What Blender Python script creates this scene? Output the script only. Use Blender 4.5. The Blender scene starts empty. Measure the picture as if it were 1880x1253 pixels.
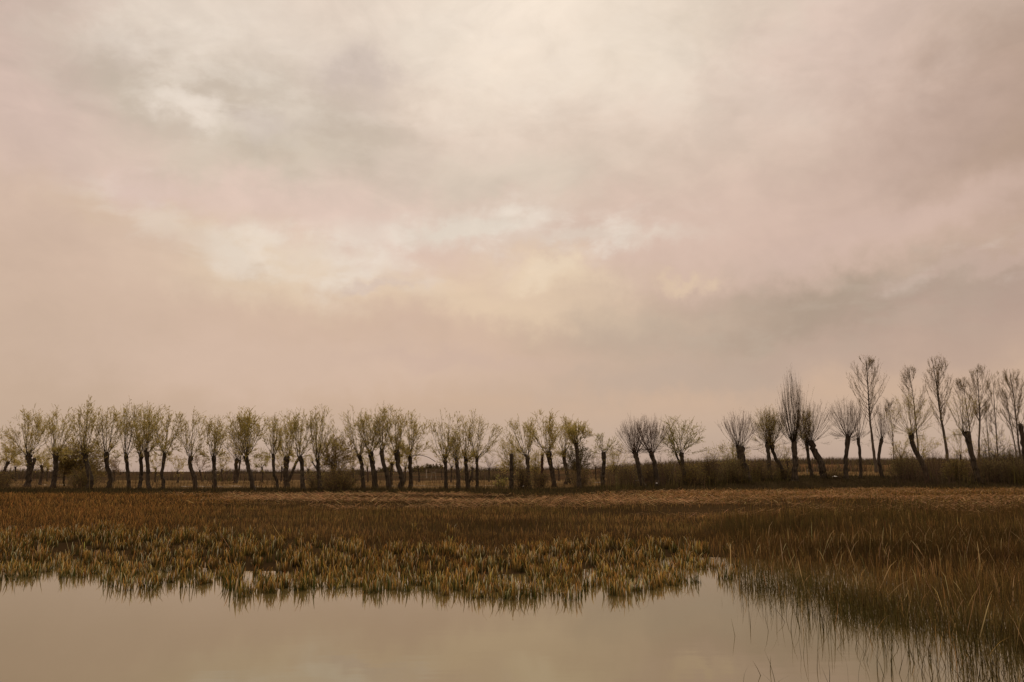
import bpy, math, random
import numpy as np
from mathutils import Vector, Euler

R = math.radians
C = bpy.context.scene.collection
SC = bpy.context.scene

# ------------------------------------------------------------------ camera
FPX, CX, CY, HOR = 1500.0, 940.0, 626.5, 862.0
CAMZ = 1.5
TP = (HOR - CY) / FPX
PITCH = math.atan(TP)
cam = bpy.data.cameras.new("camera")
cam.sensor_width = 36.0
cam.lens = 36.0 * FPX / 1880.0
cam.clip_start = 0.1
cam.clip_end = 8000
camo = bpy.data.objects.new("camera", cam)
C.objects.link(camo)
camo.location = (0, 0, CAMZ)
camo.rotation_euler = (R(90) + PITCH, 0, 0)
SC.camera = camo
SP, CP = math.sin(PITCH), math.cos(PITCH)


def ray(u, v):
    cx, cy = (u - CX) / FPX, (CY - v) / FPX
    y = CP - SP * cy
    return cx / y, (SP + CP * cy) / y            # x and z per metre of y


def at(u, v, D):
    a, b = ray(u, v)
    return np.array([a * D, D, CAMZ + b * D])


def proj(x, y, z):
    """numpy: world -> photo pixel"""
    y = np.maximum(y, 0.05)
    dz = z - CAMZ
    f = CP * y + SP * dz
    up = -SP * y + CP * dz
    return CX + FPX * x / f, CY - FPX * up / f


# ------------------------------------------------------------------ world
SUN_EL, SUN_AZ = R(38), R(4)                      # ahead of the camera, behind thin cloud
world = bpy.data.worlds.new("World")
SC.world = world
world.use_nodes = True
NT = world.node_tree
for n in list(NT.nodes):
    NT.nodes.remove(n)


def nd(t, **k):
    n = NT.nodes.new(t)
    for a, b in k.items():
        setattr(n, a, b)
    return n


def lk(a, b):
    NT.links.new(a, b)


def srgb(r, g, b):
    f = lambda c: (c / 255 / 12.92) if c / 255 <= 0.04045 else ((c / 255 + 0.055) / 1.055) ** 2.4
    return (f(r), f(g), f(b), 1.0)


def mth(op, a, b=None, clamp=False):
    n = nd('ShaderNodeMath', operation=op)
    n.use_clamp = clamp
    for i, s in enumerate((a, b)):
        if s is None:
            continue
        if isinstance(s, (int, float)):
            n.inputs[i].default_value = s
        else:
            lk(s, n.inputs[i])
    return n.outputs[0]


def pang(u, v):
    a, b = ray(u, v)
    return math.atan2(a, 1.0), math.atan2(b, math.sqrt(1 + a * a))


def sky_nodes():
    tc = nd('ShaderNodeTexCoord')
    D = tc.outputs['Generated']
    sep = nd('ShaderNodeSeparateXYZ')
    lk(D, sep.inputs[0])
    az = mth('ARCTAN2', sep.outputs[0], sep.outputs[1])
    el = mth('ARCSINE', sep.outputs[2])
    comb = nd('ShaderNodeCombineXYZ')
    lk(az, comb.inputs[0])
    lk(el, comb.inputs[1])
    # domain warp so that no cloud edge is a clean curve
    P = comb.outputs[0]
    for sc, amt in ((5.0, 0.13), (16.0, 0.075), (45.0, 0.034)):
        nz = nd('ShaderNodeTexNoise')
        nz.inputs['Scale'].default_value = sc
        nz.inputs['Detail'].default_value = 4.0
        nz.inputs['Roughness'].default_value = 0.62
        lk(D, nz.inputs['Vector'])
        sb = nd('ShaderNodeVectorMath', operation='SUBTRACT')
        lk(nz.outputs['Color'], sb.inputs[0])
        sb.inputs[1].default_value = (0.5, 0.5, 0.5)
        ml = nd('ShaderNodeVectorMath', operation='MULTIPLY')
        lk(sb.outputs[0], ml.inputs[0])
        ml.inputs[1].default_value = (amt * 1.3, amt * 0.75, 0.0)
        ad = nd('ShaderNodeVectorMath', operation='ADD')
        lk(P, ad.inputs[0])
        lk(ml.outputs[0], ad.inputs[1])
        P = ad.outputs[0]
    # base colour by elevation
    rmp = nd('ShaderNodeValToRGB')
    eln = mth('DIVIDE', el, R(90))
    lk(eln, rmp.inputs[0])
    cr = rmp.color_ramp
    stops = [(-0.02, (96, 78, 60)), (0.0, (184, 159, 144)), (0.025, (194, 169, 150)), (0.055, (202, 172, 148)), (0.11, (206, 176, 154)),
             (0.18, (210, 182, 164)), (0.26, (214, 190, 174)), (0.36, (216, 196, 180)), (0.5, (218, 200, 184)), (1.0, (205, 190, 176))]
    cr.elements[0].position, cr.elements[0].color = 0.0, srgb(*stops[1][1])
    cr.elements[1].position, cr.elements[1].color = 1.0, srgb(*stops[-1][1])
    for p, c in stops[2:-1]:
        e = cr.elements.new(p)
        e.color = srgb(*c)
    col = rmp.outputs[0]

    # clouds: (u, v, half width px, half height px, tilt deg, colour, strength)
    blobs = [
        # broad areas
        (1000, 60, 600, 290, 0, (232, 217, 200), 0.9), (420, 60, 420, 200, -8, (226, 211, 195), 0.75),
        (60, 110, 330, 230, 0, (206, 181, 168), 0.85), (1880, 220, 380, 320, 20, (174, 147, 127), 0.85),
        (1690, 250, 330, 120, 24, (184, 158, 144), 0.55), (1560, 80, 260, 200, 0, (216, 190, 176), 0.6),
        (560, 360, 620, 190, -3, (225, 199, 184), 0.9), (100, 560, 500, 220, 0, (209, 182, 161), 0.75),
        (0, 720, 380, 220, 0, (194, 168, 146), 0.7), (1150, 330, 420, 160, 0, (212, 192, 174), 0.55),
        (1320, 430, 480, 150, 0, (211, 183, 168), 0.65),
        # grey cloud banks
        (330, 190, 330, 100, -14, (200, 186, 168), 0.8), (560, 240, 420, 130, -10, (203, 188, 171), 0.85),
        (640, 135, 110, 75, -25, (196, 179, 170), 0.6), (480, 245, 70, 45, 0, (196, 180, 170), 0.6),
        (1340, 20, 240, 80, 0, (208, 192, 174), 0.55), (420, 290, 300, 60, 4, (202, 188, 168), 0.5),
        (1450, 575, 540, 110, -1, (178, 156, 137), 1.0), (1560, 565, 330, 75, 3, (166, 146, 128), 0.85),
        (1220, 590, 300, 70, 3, (190, 167, 148), 0.7), (1870, 545, 240, 80, 4, (178, 152, 138), 0.7),
        (1300, 680, 460, 60, 2, (184, 163, 147), 0.7), (1750, 620, 420, 90, 3, (186, 159, 143), 0.7),
        (930, 335, 300, 60, 5, (212, 199, 181), 0.55),
        # bright upper masses
        (1010, 40, 240, 150, 0, (238, 222, 205), 0.7), (880, 170, 170, 130, 0, (231, 214, 196), 0.7),
        (1180, 90, 240, 110, -6, (221, 205, 187), 0.65), (350, 60, 170, 90, 0, (230, 216, 200), 0.6),
        (1075, 110, 60, 60, 0, (222, 206, 190), 0.5), (760, 90, 110, 60, 10, (224, 210, 194), 0.5),
        (352, 205, 75, 42, -8, (231, 216, 201), 0.9), (480, 160, 140, 40, -12, (220, 206, 190), 0.6),
        (230, 355, 70, 55, 0, (224, 198, 186), 0.7), (150, 372, 130, 50, 0, (216, 188, 160), 0.55),
        # wisps low down
        (440, 445, 130, 34, -10, (230, 213, 198), 0.9), (590, 497, 220, 46, -6, (229, 215, 203), 0.95),
        (480, 495, 300, 90, -8, (224, 200, 172), 0.75), (475, 500, 45, 26, 0, (210, 186, 162), 0.8),
        (320, 405, 110, 45, 0, (221, 195, 166), 0.6), (860, 425, 200, 40, 8, (224, 211, 195), 0.9),
        (1080, 445, 260, 24, 3, (220, 203, 187), 0.75), (1000, 505, 210, 50, -4, (228, 204, 175), 0.85),
        (900, 560, 420, 60, -2, (225, 199, 170), 0.8), (700, 540, 110, 16, 4, (206, 184, 172), 0.6),
        (1265, 497, 70, 16, 0, (220, 194, 164), 0.6), (1010, 500, 60, 30, 0, (232, 210, 184), 0.6), (560, 660, 640, 90, 0, (211, 183, 163), 0.8),
        (200, 440, 220, 90, -10, (214, 187, 165), 0.5), (1560, 440, 260, 30, 10, (208, 181, 167), 0.5),
        (1780, 490, 200, 26, 10, (200, 172, 158), 0.6), (1660, 420, 380, 60, 12, (206, 178, 163), 0.75), (830, 660, 300, 26, 0, (200, 172, 156), 0.5),
    ]
    for (u, v, w, h, tilt, c, s) in blobs:
        a, e = pang(u, v)
        mp = nd('ShaderNodeMapping', vector_type='TEXTURE')
        mp.inputs['Location'].default_value = (a, e, 0)
        mp.inputs['Rotation'].default_value = (0, 0, R(tilt))
        mp.inputs['Scale'].default_value = (w * 1.25 / FPX, h * 1.25 / FPX, 1)
        lk(P, mp.inputs['Vector'])
        gr = nd('ShaderNodeTexGradient', gradient_type='QUADRATIC_SPHERE')
        lk(mp.outputs[0], gr.inputs[0])
        # soften: 1-(1-g)^2
        fac = mth('MULTIPLY', mth('SMOOTH_MIN', mth('MULTIPLY', gr.outputs['Fac'], 1.9), 1.0), s, clamp=True)
        fac.node.inputs
        mx = nd('ShaderNodeMix', data_type='RGBA')
        lk(fac, mx.inputs[0])
        lk(col, mx.inputs[6])
        mx.inputs[7].default_value = srgb(*c)
        col = mx.outputs[2]
    # torn wisps with crisp edges, only inside the cloud areas
    mpw = nd('ShaderNodeMapping')
    mpw.inputs['Scale'].default_value = (1, 1, 2.4)
    mpw.inputs['Location'].default_value = (7.3, 2.9, 5.2)
    lk(D, mpw.inputs['Vector'])
    nw = nd('ShaderNodeTexNoise')
    nw.inputs['Scale'].default_value = 10.0
    nw.inputs['Detail'].default_value = 12
    nw.inputs['Roughness'].default_value = 0.58
    nw.inputs['Distortion'].default_value = 0.15
    lk(mpw.outputs[0], nw.inputs['Vector'])
    for lo, hi, c, regs in ((0.45, 0.64, (234, 220, 205), ((560, 485, 330, 80, -6, 0.55), (860, 430, 260, 60, 8, 0.6), (1090, 440, 240, 50, 3, 0.55), (352, 205, 130, 70, -8, 0.5),
                                                           (1000, 90, 640, 230, 0, 0.22), (380, 110, 330, 150, -8, 0.36), (230, 360, 150, 80, 0, 0.35), (1800, 490, 220, 50, 10, 0.25))),
                            (0.54, 0.40, (186, 168, 150), ((480, 230, 480, 150, -10, 0.26), (1450, 575, 480, 110, 0, 0.35), (1350, 250, 420, 160, 15, 0.10), (900, 200, 420, 200, 0, 0.08)))):
        edge = nd('ShaderNodeMapRange', interpolation_type='SMOOTHSTEP')
        lk(nw.outputs[0], edge.inputs[0])
        edge.inputs[1].default_value, edge.inputs[2].default_value = min(lo, hi), max(lo, hi)
        edge.inputs[3].default_value, edge.inputs[4].default_value = (0.0, 1.0) if lo < hi else (1.0, 0.0)
        for (u, v, w, h, tilt, st_) in regs:
            a, e = pang(u, v)
            mp = nd('ShaderNodeMapping', vector_type='TEXTURE')
            mp.inputs['Location'].default_value = (a, e, 0)
            mp.inputs['Rotation'].default_value = (0, 0, R(tilt))
            mp.inputs['Scale'].default_value = (w * 1.25 / FPX, h * 1.25 / FPX, 1)
            lk(P, mp.inputs['Vector'])
            gr = nd('ShaderNodeTexGradient', gradient_type='QUADRATIC_SPHERE')
            lk(mp.outputs[0], gr.inputs[0])
            k = mth('MULTIPLY', mth('MULTIPLY', mth('MULTIPLY', gr.outputs['Fac'], 2.2, clamp=True), edge.outputs[0]), st_)
            mx = nd('ShaderNodeMix', data_type='RGBA')
            lk(k, mx.inputs[0])
            lk(col, mx.inputs[6])
            mx.inputs[7].default_value = srgb(*c)
            col = mx.outputs[2]
    # fine cloud structure, stronger high up, flattened bands low down
    mpn = nd('ShaderNodeMapping')
    mpn.inputs['Scale'].default_value = (1, 1, 1.7)
    lk(D, mpn.inputs['Vector'])
    n1 = nd('ShaderNodeTexNoise')
    n1.inputs['Scale'].default_value = 7.5
    n1.inputs['Detail'].default_value = 9
    n1.inputs['Roughness'].default_value = 0.6
    n1.inputs['Distortion'].default_value = 0.5
    lk(mpn.outputs[0], n1.inputs['Vector'])
    n2 = nd('ShaderNodeTexNoise')
    n2.inputs['Scale'].default_value = 17
    n2.inputs['Detail'].default_value = 8
    n2.inputs['Roughness'].default_value = 0.55
    n2.inputs['Distortion'].default_value = 0.9
    lk(mpn.outputs[0], n2.inputs['Vector'])
    amp = nd('ShaderNodeMapRange')
    lk(el, amp.inputs[0])
    amp.inputs[1].default_value, amp.inputs[2].default_value = R(6), R(26)
    amp.inputs[3].default_value, amp.inputs[4].default_value = 0.05, 0.21
    lum = nd('ShaderNodeMapRange', interpolation_type='SMOOTHSTEP')
    lk(n1.outputs[0], lum.inputs[0])
    lum.inputs[1].default_value, lum.inputs[2].default_value = 0.38, 0.60
    lum.inputs[3].default_value, lum.inputs[4].default_value = -0.22, 0.16
    m1 = mth('ADD', lum.outputs[0], mth('MULTIPLY', mth('SUBTRACT', n2.outputs[0], 0.5), 0.9))
    mul = mth('ADD', mth('MULTIPLY', m1, amp.outputs[0]), 1.0)
    vm = nd('ShaderNodeVectorMath', operation='SCALE')
    lk(col, vm.inputs[0])
    lk(mul, vm.inputs['Scale'])
    # below the horizon: dull earth
    low = mth('LESS_THAN', el, R(-0.6))
    mx = nd('ShaderNodeMix', data_type='RGBA')
    lk(low, mx.inputs[0])
    lk(vm.outputs[0], mx.inputs[6])
    mx.inputs[7].default_value = (0.08, 0.055, 0.035, 1)
    bgc = nd('ShaderNodeBackground')
    lk(mx.outputs[2], bgc.inputs[0])
    bgc.inputs[1].default_value = 1.0
    sk = nd('ShaderNodeTexSky', sky_type='NISHITA')
    sk.sun_disc = False
    sk.sun_elevation = SUN_EL
    sk.sun_rotation = SUN_AZ
    sk.dust_density = 3.0
    bgs = nd('ShaderNodeBackground')
    lk(sk.outputs[0], bgs.inputs[0])
    bgs.inputs[1].default_value = 0.08
    ms = nd('ShaderNodeMixShader')
    ms.inputs[0].default_value = 0.97            # nearly closed cloud cover over the clear sky
    lk(bgs.outputs[0], ms.inputs[1])
    lk(bgc.outputs[0], ms.inputs[2])
    out = nd('ShaderNodeOutputWorld')
    lk(ms.outputs[0], out.inputs[0])


sky_nodes()

sun = bpy.data.lights.new("sun", 'SUN')
sun.energy = 1.5
sun.angle = R(14)
sun.color = (1.0, 0.86, 0.68)
suno = bpy.data.objects.new("sun", sun)
C.objects.link(suno)
sd = Vector((math.sin(SUN_AZ) * math.cos(SUN_EL), math.cos(SUN_AZ) * math.cos(SUN_EL), math.sin(SUN_EL)))
suno.rotation_euler = sd.to_track_quat('Z', 'Y').to_euler()
suno.location = (0, 40, 60)

SC.view_settings.view_transform = 'Standard'
SC.view_settings.look = 'None'
SC.view_settings.exposure = 0.0
SC.view_settings.gamma = 1.0
SC.view_settings.use_curve_mapping = False
SC.cycles.max_bounces = 6
SC.cycles.transparent_max_bounces = 4

# ------------------------------------------------------------------ helpers
rng = np.random.default_rng(11)


def sstep(a, b, x):
    t = np.clip((x - a) / (b - a), 0, 1)
    return t * t * (3 - 2 * t)


_LAT = np.random.default_rng(5).random((64, 64))


def vnoise(x, y):
    x, y = np.asarray(x, float), np.asarray(y, float)
    xi, yi = np.floor(x).astype(int), np.floor(y).astype(int)
    fx, fy = x - xi, y - yi
    fx, fy = fx * fx * (3 - 2 * fx), fy * fy * (3 - 2 * fy)
    g = lambda a, b: _LAT[a % 64, b % 64]
    return (g(xi, yi) * (1 - fx) + g(xi + 1, yi) * fx) * (1 - fy) + (g(xi, yi + 1) * (1 - fx) + g(xi + 1, yi + 1) * fx) * fy


def fnoise(x, y, o=3):
    s, a, t = 0, 1.0, 0
    for i in range(o):
        s = s + a * vnoise(x * 2 ** i + 17.3 * i, y * 2 ** i + 9.1 * i)
        t += a
        a *= 0.5
    return s / t


def mesh(name, verts, faces, mat, parent=None, col=None, smooth=False, org=None):
    verts = np.asarray(verts, np.float32)
    if org is not None:
        verts = verts - np.asarray(org, np.float32)
    me = bpy.data.meshes.new(name)
    if isinstance(faces, np.ndarray):
        m, k = faces.shape
        me.vertices.add(len(verts))
        me.vertices.foreach_set('co', verts.ravel())
        me.loops.add(m * k)
        me.loops.foreach_set('vertex_index', faces.astype(np.int32).ravel())
        me.polygons.add(m)
        me.polygons.foreach_set('loop_start', np.arange(0, m * k, k, dtype=np.int32))
        me.update(calc_edges=True)
    else:
        me.from_pydata([tuple(v) for v in verts], [], faces)
        me.update()
    if smooth:
        me.polygons.foreach_set('use_smooth', np.ones(len(me.polygons), bool))
    if col is not None:
        ca = me.color_attributes.new('Col', 'FLOAT_COLOR', 'POINT')
        c4 = np.ones((len(verts), 4), np.float32)
        c4[:, :3] = col
        ca.data.foreach_set('color', c4.ravel())
    me.materials.append(mat)
    o = bpy.data.objects.new(name, me)
    C.objects.link(o)
    if parent is not None:
        o.parent = parent
    return o


def tag(o, label=None, cat=None, group=None, kind=None):
    if label:
        o['label'] = label
    if cat:
        o['category'] = cat
    if group:
        o['group'] = group
    if kind:
        o['kind'] = kind
    return o


def empty(name, loc):
    o = bpy.data.objects.new(name, None)
    o.empty_display_size = 0.3
    C.objects.link(o)
    o.location = tuple(float(a) for a in loc)
    return o


def norm(a):
    return a / np.maximum(np.linalg.norm(a, axis=-1, keepdims=True), 1e-9)


def tubes(P, rad, sides=3):
    """P (N,K,3), rad (N,K) -> verts, quads"""
    N, K, _ = P.shape
    T = norm(np.gradient(P, axis=1))
    ref = np.broadcast_to(np.array([0.31, 0.93, 0.17]), T.shape)
    n1 = norm(np.cross(T, ref))
    n2 = np.cross(T, n1)
    a = np.arange(sides) * 2 * np.pi / sides
    V = P[:, :, None, :] + rad[:, :, None, None] * (np.cos(a)[None, None, :, None] * n1[:, :, None, :] + np.sin(a)[None, None, :, None] * n2[:, :, None, :])
    V = V.reshape(-1, 3)
    n, k, s = np.meshgrid(np.arange(N), np.arange(K - 1), np.arange(sides), indexing='ij')
    s2 = (s + 1) % sides
    i = lambda kk, ss: (n * K + kk) * sides + ss
    F = np.stack([i(k, s), i(k, s2), i(k + 1, s2), i(k + 1, s)], -1).reshape(-1, 4)
    return V, F


class Acc:
    def __init__(self):
        self.v, self.f, self.c, self.n = [], [], [], 0

    def add(self, V, F, col):
        self.v.append(V)
        self.f.append(F + self.n)
        c = np.broadcast_to(np.asarray(col, float), V.shape) if np.ndim(col) == 1 else col
        self.c.append(c)
        self.n += len(V)

    def build(self, name, mat, parent=None, org=None, smooth=False):
        return mesh(name, np.concatenate(self.v), np.concatenate(self.f), mat, parent, np.concatenate(self.c), smooth, org)


# ------------------------------------------------------------------ materials
def newmat(name):
    m = bpy.data.materials.new(name)
    m.use_nodes = True
    t = m.node_tree
    return m, t, t.nodes['Principled BSDF'], t.nodes['Material Output']


def plant_mat(name, transl=0.35, rough=0.6, spec=0.25):
    m, t, b, out = newmat(name)
    ca = t.nodes.new('ShaderNodeVertexColor')
    ca.layer_name = 'Col'
    t.links.new(ca.outputs[0], b.inputs['Base Color'])
    b.inputs['Roughness'].default_value = rough
    b.inputs['Specular IOR Level'].default_value = spec
    tr = t.nodes.new('ShaderNodeBsdfTranslucent')
    t.links.new(ca.outputs[0], tr.inputs[0])
    mx = t.nodes.new('ShaderNodeMixShader')
    mx.inputs[0].default_value = transl
    t.links.new(b.outputs[0], mx.inputs[1])
    t.links.new(tr.outputs[0], mx.inputs[2])
    t.links.new(mx.outputs[0], out.inputs[0])
    return m


def noise_mat(name, c1, c2, scale, rough=0.9, bump=0.3, stretch=(1, 1, 1), detail=6, spec=0.2):
    m, t, b, out = newmat(name)
    tc = t.nodes.new('ShaderNodeTexCoord')
    mp = t.nodes.new('ShaderNodeMapping')
    mp.inputs['Scale'].default_value = stretch
    nz = t.nodes.new('ShaderNodeTexNoise')
    nz.inputs['Scale'].default_value = scale
    nz.inputs['Detail'].default_value = detail
    t.links.new(tc.outputs['Object'], mp.inputs[0])
    t.links.new(mp.outputs[0], nz.inputs['Vector'])
    cr = t.nodes.new('ShaderNodeValToRGB')
    cr.color_ramp.elements[0].position, cr.color_ramp.elements[1].position = 0.3, 0.7
    cr.color_ramp.elements[0].color = (*c1, 1)
    cr.color_ramp.elements[1].color = (*c2, 1)
    t.links.new(nz.outputs[0], cr.inputs[0])
    t.links.new(cr.outputs[0], b.inputs['Base Color'])
    b.inputs['Roughness'].default_value = rough
    b.inputs['Specular IOR Level'].default_value = spec
    bp = t.nodes.new('ShaderNodeBump')
    bp.inputs['Strength'].default_value = bump
    bp.inputs['Distance'].default_value = 0.05
    t.links.new(nz.outputs[0], bp.inputs['Height'])
    t.links.new(bp.outputs[0], b.inputs['Normal'])
    return m


M_LEAF = plant_mat('leaf', 0.5, 0.7, 0.1)
M_GRASS = plant_mat('grass_blade', 0.4, 1.0, 0.0)
M_TWIG = plant_mat('twig', 0.0, 0.8, 0.05)
M_BARK = noise_mat('bark', (0.024, 0.018, 0.012), (0.095, 0.072, 0.048), 11, 0.95, 0.8, (1, 1, 0.25))
M_BARKRED = noise_mat('reddish_bark', (0.03, 0.015, 0.010), (0.085, 0.045, 0.028), 9, 0.95, 0.8, (1, 1, 0.25))
M_BARKGREY = noise_mat('grey_bark', (0.05, 0.04, 0.03), (0.13, 0.105, 0.08), 7, 0.95, 0.5, (1, 1, 0.3))
M_PALEWOOD = noise_mat('weathered_wood', (0.22, 0.18, 0.13), (0.40, 0.34, 0.27), 14, 0.85, 0.3, (1, 1, 0.1))
M_PLASTER = noise_mat('plaster', (0.42, 0.36, 0.29), (0.55, 0.48, 0.40), 1.2, 0.9, 0.1)
M_ROOF = noise_mat('pale_roof', (0.5, 0.45, 0.38), (0.65, 0.58, 0.5), 2.0, 0.7, 0.1)
M_WHITE = noise_mat('white_plastic', (0.62, 0.6, 0.56), (0.8, 0.78, 0.74), 4, 0.5, 0.2)
M_PATH = noise_mat('pale_earth', (0.20, 0.145, 0.095), (0.34, 0.26, 0.175), 1.5, 0.95, 0.2)


def ground_mat():
    m, t, b, out = newmat('ground')
    ca = t.nodes.new('ShaderNodeVertexColor')
    ca.layer_name = 'Col'
    geo = t.nodes.new('ShaderNodeNewGeometry')
    n1 = t.nodes.new('ShaderNodeTexNoise')
    n1.inputs['Scale'].default_value = 0.35
    n1.inputs['Detail'].default_value = 10
    n1.inputs['Roughness'].default_value = 0.65
    mp = t.nodes.new('ShaderNodeMapping')
    mp.inputs['Scale'].default_value = (0.6, 0.35, 1)
    t.links.new(geo.outputs['Position'], mp.inputs[0])
    t.links.new(mp.outputs[0], n1.inputs['Vector'])
    mr = t.nodes.new('ShaderNodeMapRange')
    t.links.new(n1.outputs[0], mr.inputs[0])
    mr.inputs[1].default_value, mr.inputs[2].default_value = 0.25, 0.75
    mr.inputs[3].default_value, mr.inputs[4].default_value = 0.45, 1.6
    sc = t.nodes.new('ShaderNodeVectorMath')
    sc.operation = 'SCALE'
    t.links.new(ca.outputs[0], sc.inputs[0])
    t.links.new(mr.outputs[0], sc.inputs['Scale'])
    t.links.new(sc.outputs[0], b.inputs['Base Color'])
    b.inputs['Roughness'].default_value = 1.0
    b.inputs['Specular IOR Level'].default_value = 0.0
    bp = t.nodes.new('ShaderNodeBump')
    bp.inputs['Strength'].default_value = 0.6
    bp.inputs['Distance'].default_value = 0.1
    n2 = t.nodes.new('ShaderNodeTexNoise')
    n2.inputs['Scale'].default_value = 5
    n2.inputs['Detail'].default_value = 6
    t.links.new(geo.outputs['Position'], n2.inputs['Vector'])
    t.links.new(n2.outputs[0], bp.inputs['Height'])
    t.links.new(bp.outputs[0], b.inputs['Normal'])
    return m


def water_mat():
    m, t, b, out = newmat('pond_water')
    b.inputs['Base Color'].default_value = (0.118, 0.086, 0.034, 1)
    b.inputs['Roughness'].default_value = 0.03
    b.inputs['IOR'].default_value = 3.1
    b.inputs['Specular Tint'].default_value = (1.0, 0.95, 0.74, 1)
    geo = t.nodes.new('ShaderNodeNewGeometry')
    mp = t.nodes.new('ShaderNodeMapping')
    mp.inputs['Scale'].default_value = (0.6, 2.2, 1)
    t.links.new(geo.outputs['Position'], mp.inputs[0])
    n = t.nodes.new('ShaderNodeTexNoise')
    n.inputs['Scale'].default_value = 2.2
    n.inputs['Detail'].default_value = 4
    t.links.new(mp.outputs[0], n.inputs['Vector'])
    bp = t.nodes.new('ShaderNodeBump')
    bp.inputs['Strength'].default_value = 0.10
    bp.inputs['Distance'].default_value = 0.006
    t.links.new(n.outputs[0], bp.inputs['Height'])
    t.links.new(bp.outputs[0], b.inputs['Normal'])
    return m


# ------------------------------------------------------------------ shoreline and terrain
SH_U = [-700, -300, 0, 150, 300, 450, 600, 750, 900, 1050, 1150, 1250, 1320, 1380, 1440, 1520, 1600, 1700, 1800, 1880, 2100, 2600]
SH_V = [1056, 1056, 1058, 1066, 1080, 1088, 1082, 1089, 1095, 1091, 1084, 1073, 1060, 1070, 1086, 1106, 1130, 1156, 1180, 1203, 1290, 1560]


def flat_pt(u, v, z=0.0):
    a, b = ray(u, v)
    D = (z - CAMZ) / b
    return a * D, D


SHORE = np.array([flat_pt(u, v) for u, v in zip(SH_U, SH_V)])


def shore_d(x, y):
    """signed distance to the waterline: + on the far bank"""
    x, y = np.asarray(x, float), np.asarray(y, float)
    best = np.full(x.shape, 1e9)
    for (x0, y0), (x1, y1) in zip(SHORE[:-1], SHORE[1:]):
        dx, dy = x1 - x0, y1 - y0
        t = np.clip(((x - x0) * dx + (y - y0) * dy) / (dx * dx + dy * dy), 0, 1)
        best = np.minimum(best, np.hypot(x - x0 - t * dx, y - y0 - t * dy))
    u, v = proj(x, y, np.zeros_like(x))
    land = np.where(y > 1.5, v < np.interp(u, SH_U, SH_V), x > 4.6)
    return np.where(land, best, -best)


def field_end(x):
    return 47.5 + 11.0 * sstep(-3, 26, x)


RID_X = [-140, -68, -28, -8, 32, 70, 92, 190]
RID_Z = [0.2, 0.25, 0.5, 0.95, 1.6, 3.2, 4.1, 4.4]


def gz(x, y):
    x, y = np.asarray(x, float), np.asarray(y, float)
    d = shore_d(x, y)
    d = d - 0.7 - 0.9 * sstep(1.5, 3.0, x) * sstep(20, 13, y) - 1.3 * (fnoise(x * 0.9 + 7, y * 0.9, 3) - 0.5) * sstep(4, 0, np.abs(d))
    near = np.where(y < 2.6, 0.12 * sstep(2.6, 1.2, y), 0)
    z = np.interp(d, [-3, -0.8, 0.0, 1.2, 3.0, 6.0], [-0.45, -0.22, -0.05, 0.0, 0.045, 0.06])
    z = np.where(y < 2.6, np.maximum(z, -0.45 + 0.57 * sstep(2.8, 1.4, y)), z)
    z = z + 0.05 * (fnoise(x * 0.5, y * 0.5) - 0.5) * sstep(1.5, 5, d)
    fe = field_end(x)
    rise = sstep(fe - 1, fe + 11, y)
    z = z + rise * (0.02 + 0.80 * sstep(2, 24, x)) + 0.010 * np.clip(y - fe - 8, 0, 40) * sstep(6, 26, x)
    z = z + 0.10 * (fnoise(x * 0.25 + 40, y * 0.25) - 0.5) * sstep(fe, fe + 6, y)
    xr = x * 300 / np.maximum(y, 60)
    rz = np.interp(xr, RID_X, RID_Z)
    k = sstep(105, 290, y)
    z = z * (1 - k) + rz * k
    z = np.where(y > 300, rz - 0.010 * (y - 300), z)
    return np.where(y > 1100, rz - 8, z)


def gz1(x, y):
    return float(gz(np.array([x]), np.array([y]))[0])


def hit(u, v, dmax=140):
    """distance at which a photo ray meets the ground"""
    a, b = ray(u, v)
    D = np.linspace(9, dmax, 1400)
    h = CAMZ + b * D - gz(a * D, D)
    i = np.argmax(h <= 0)
    return float(D[i]) if h[i] <= 0 else dmax


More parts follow.
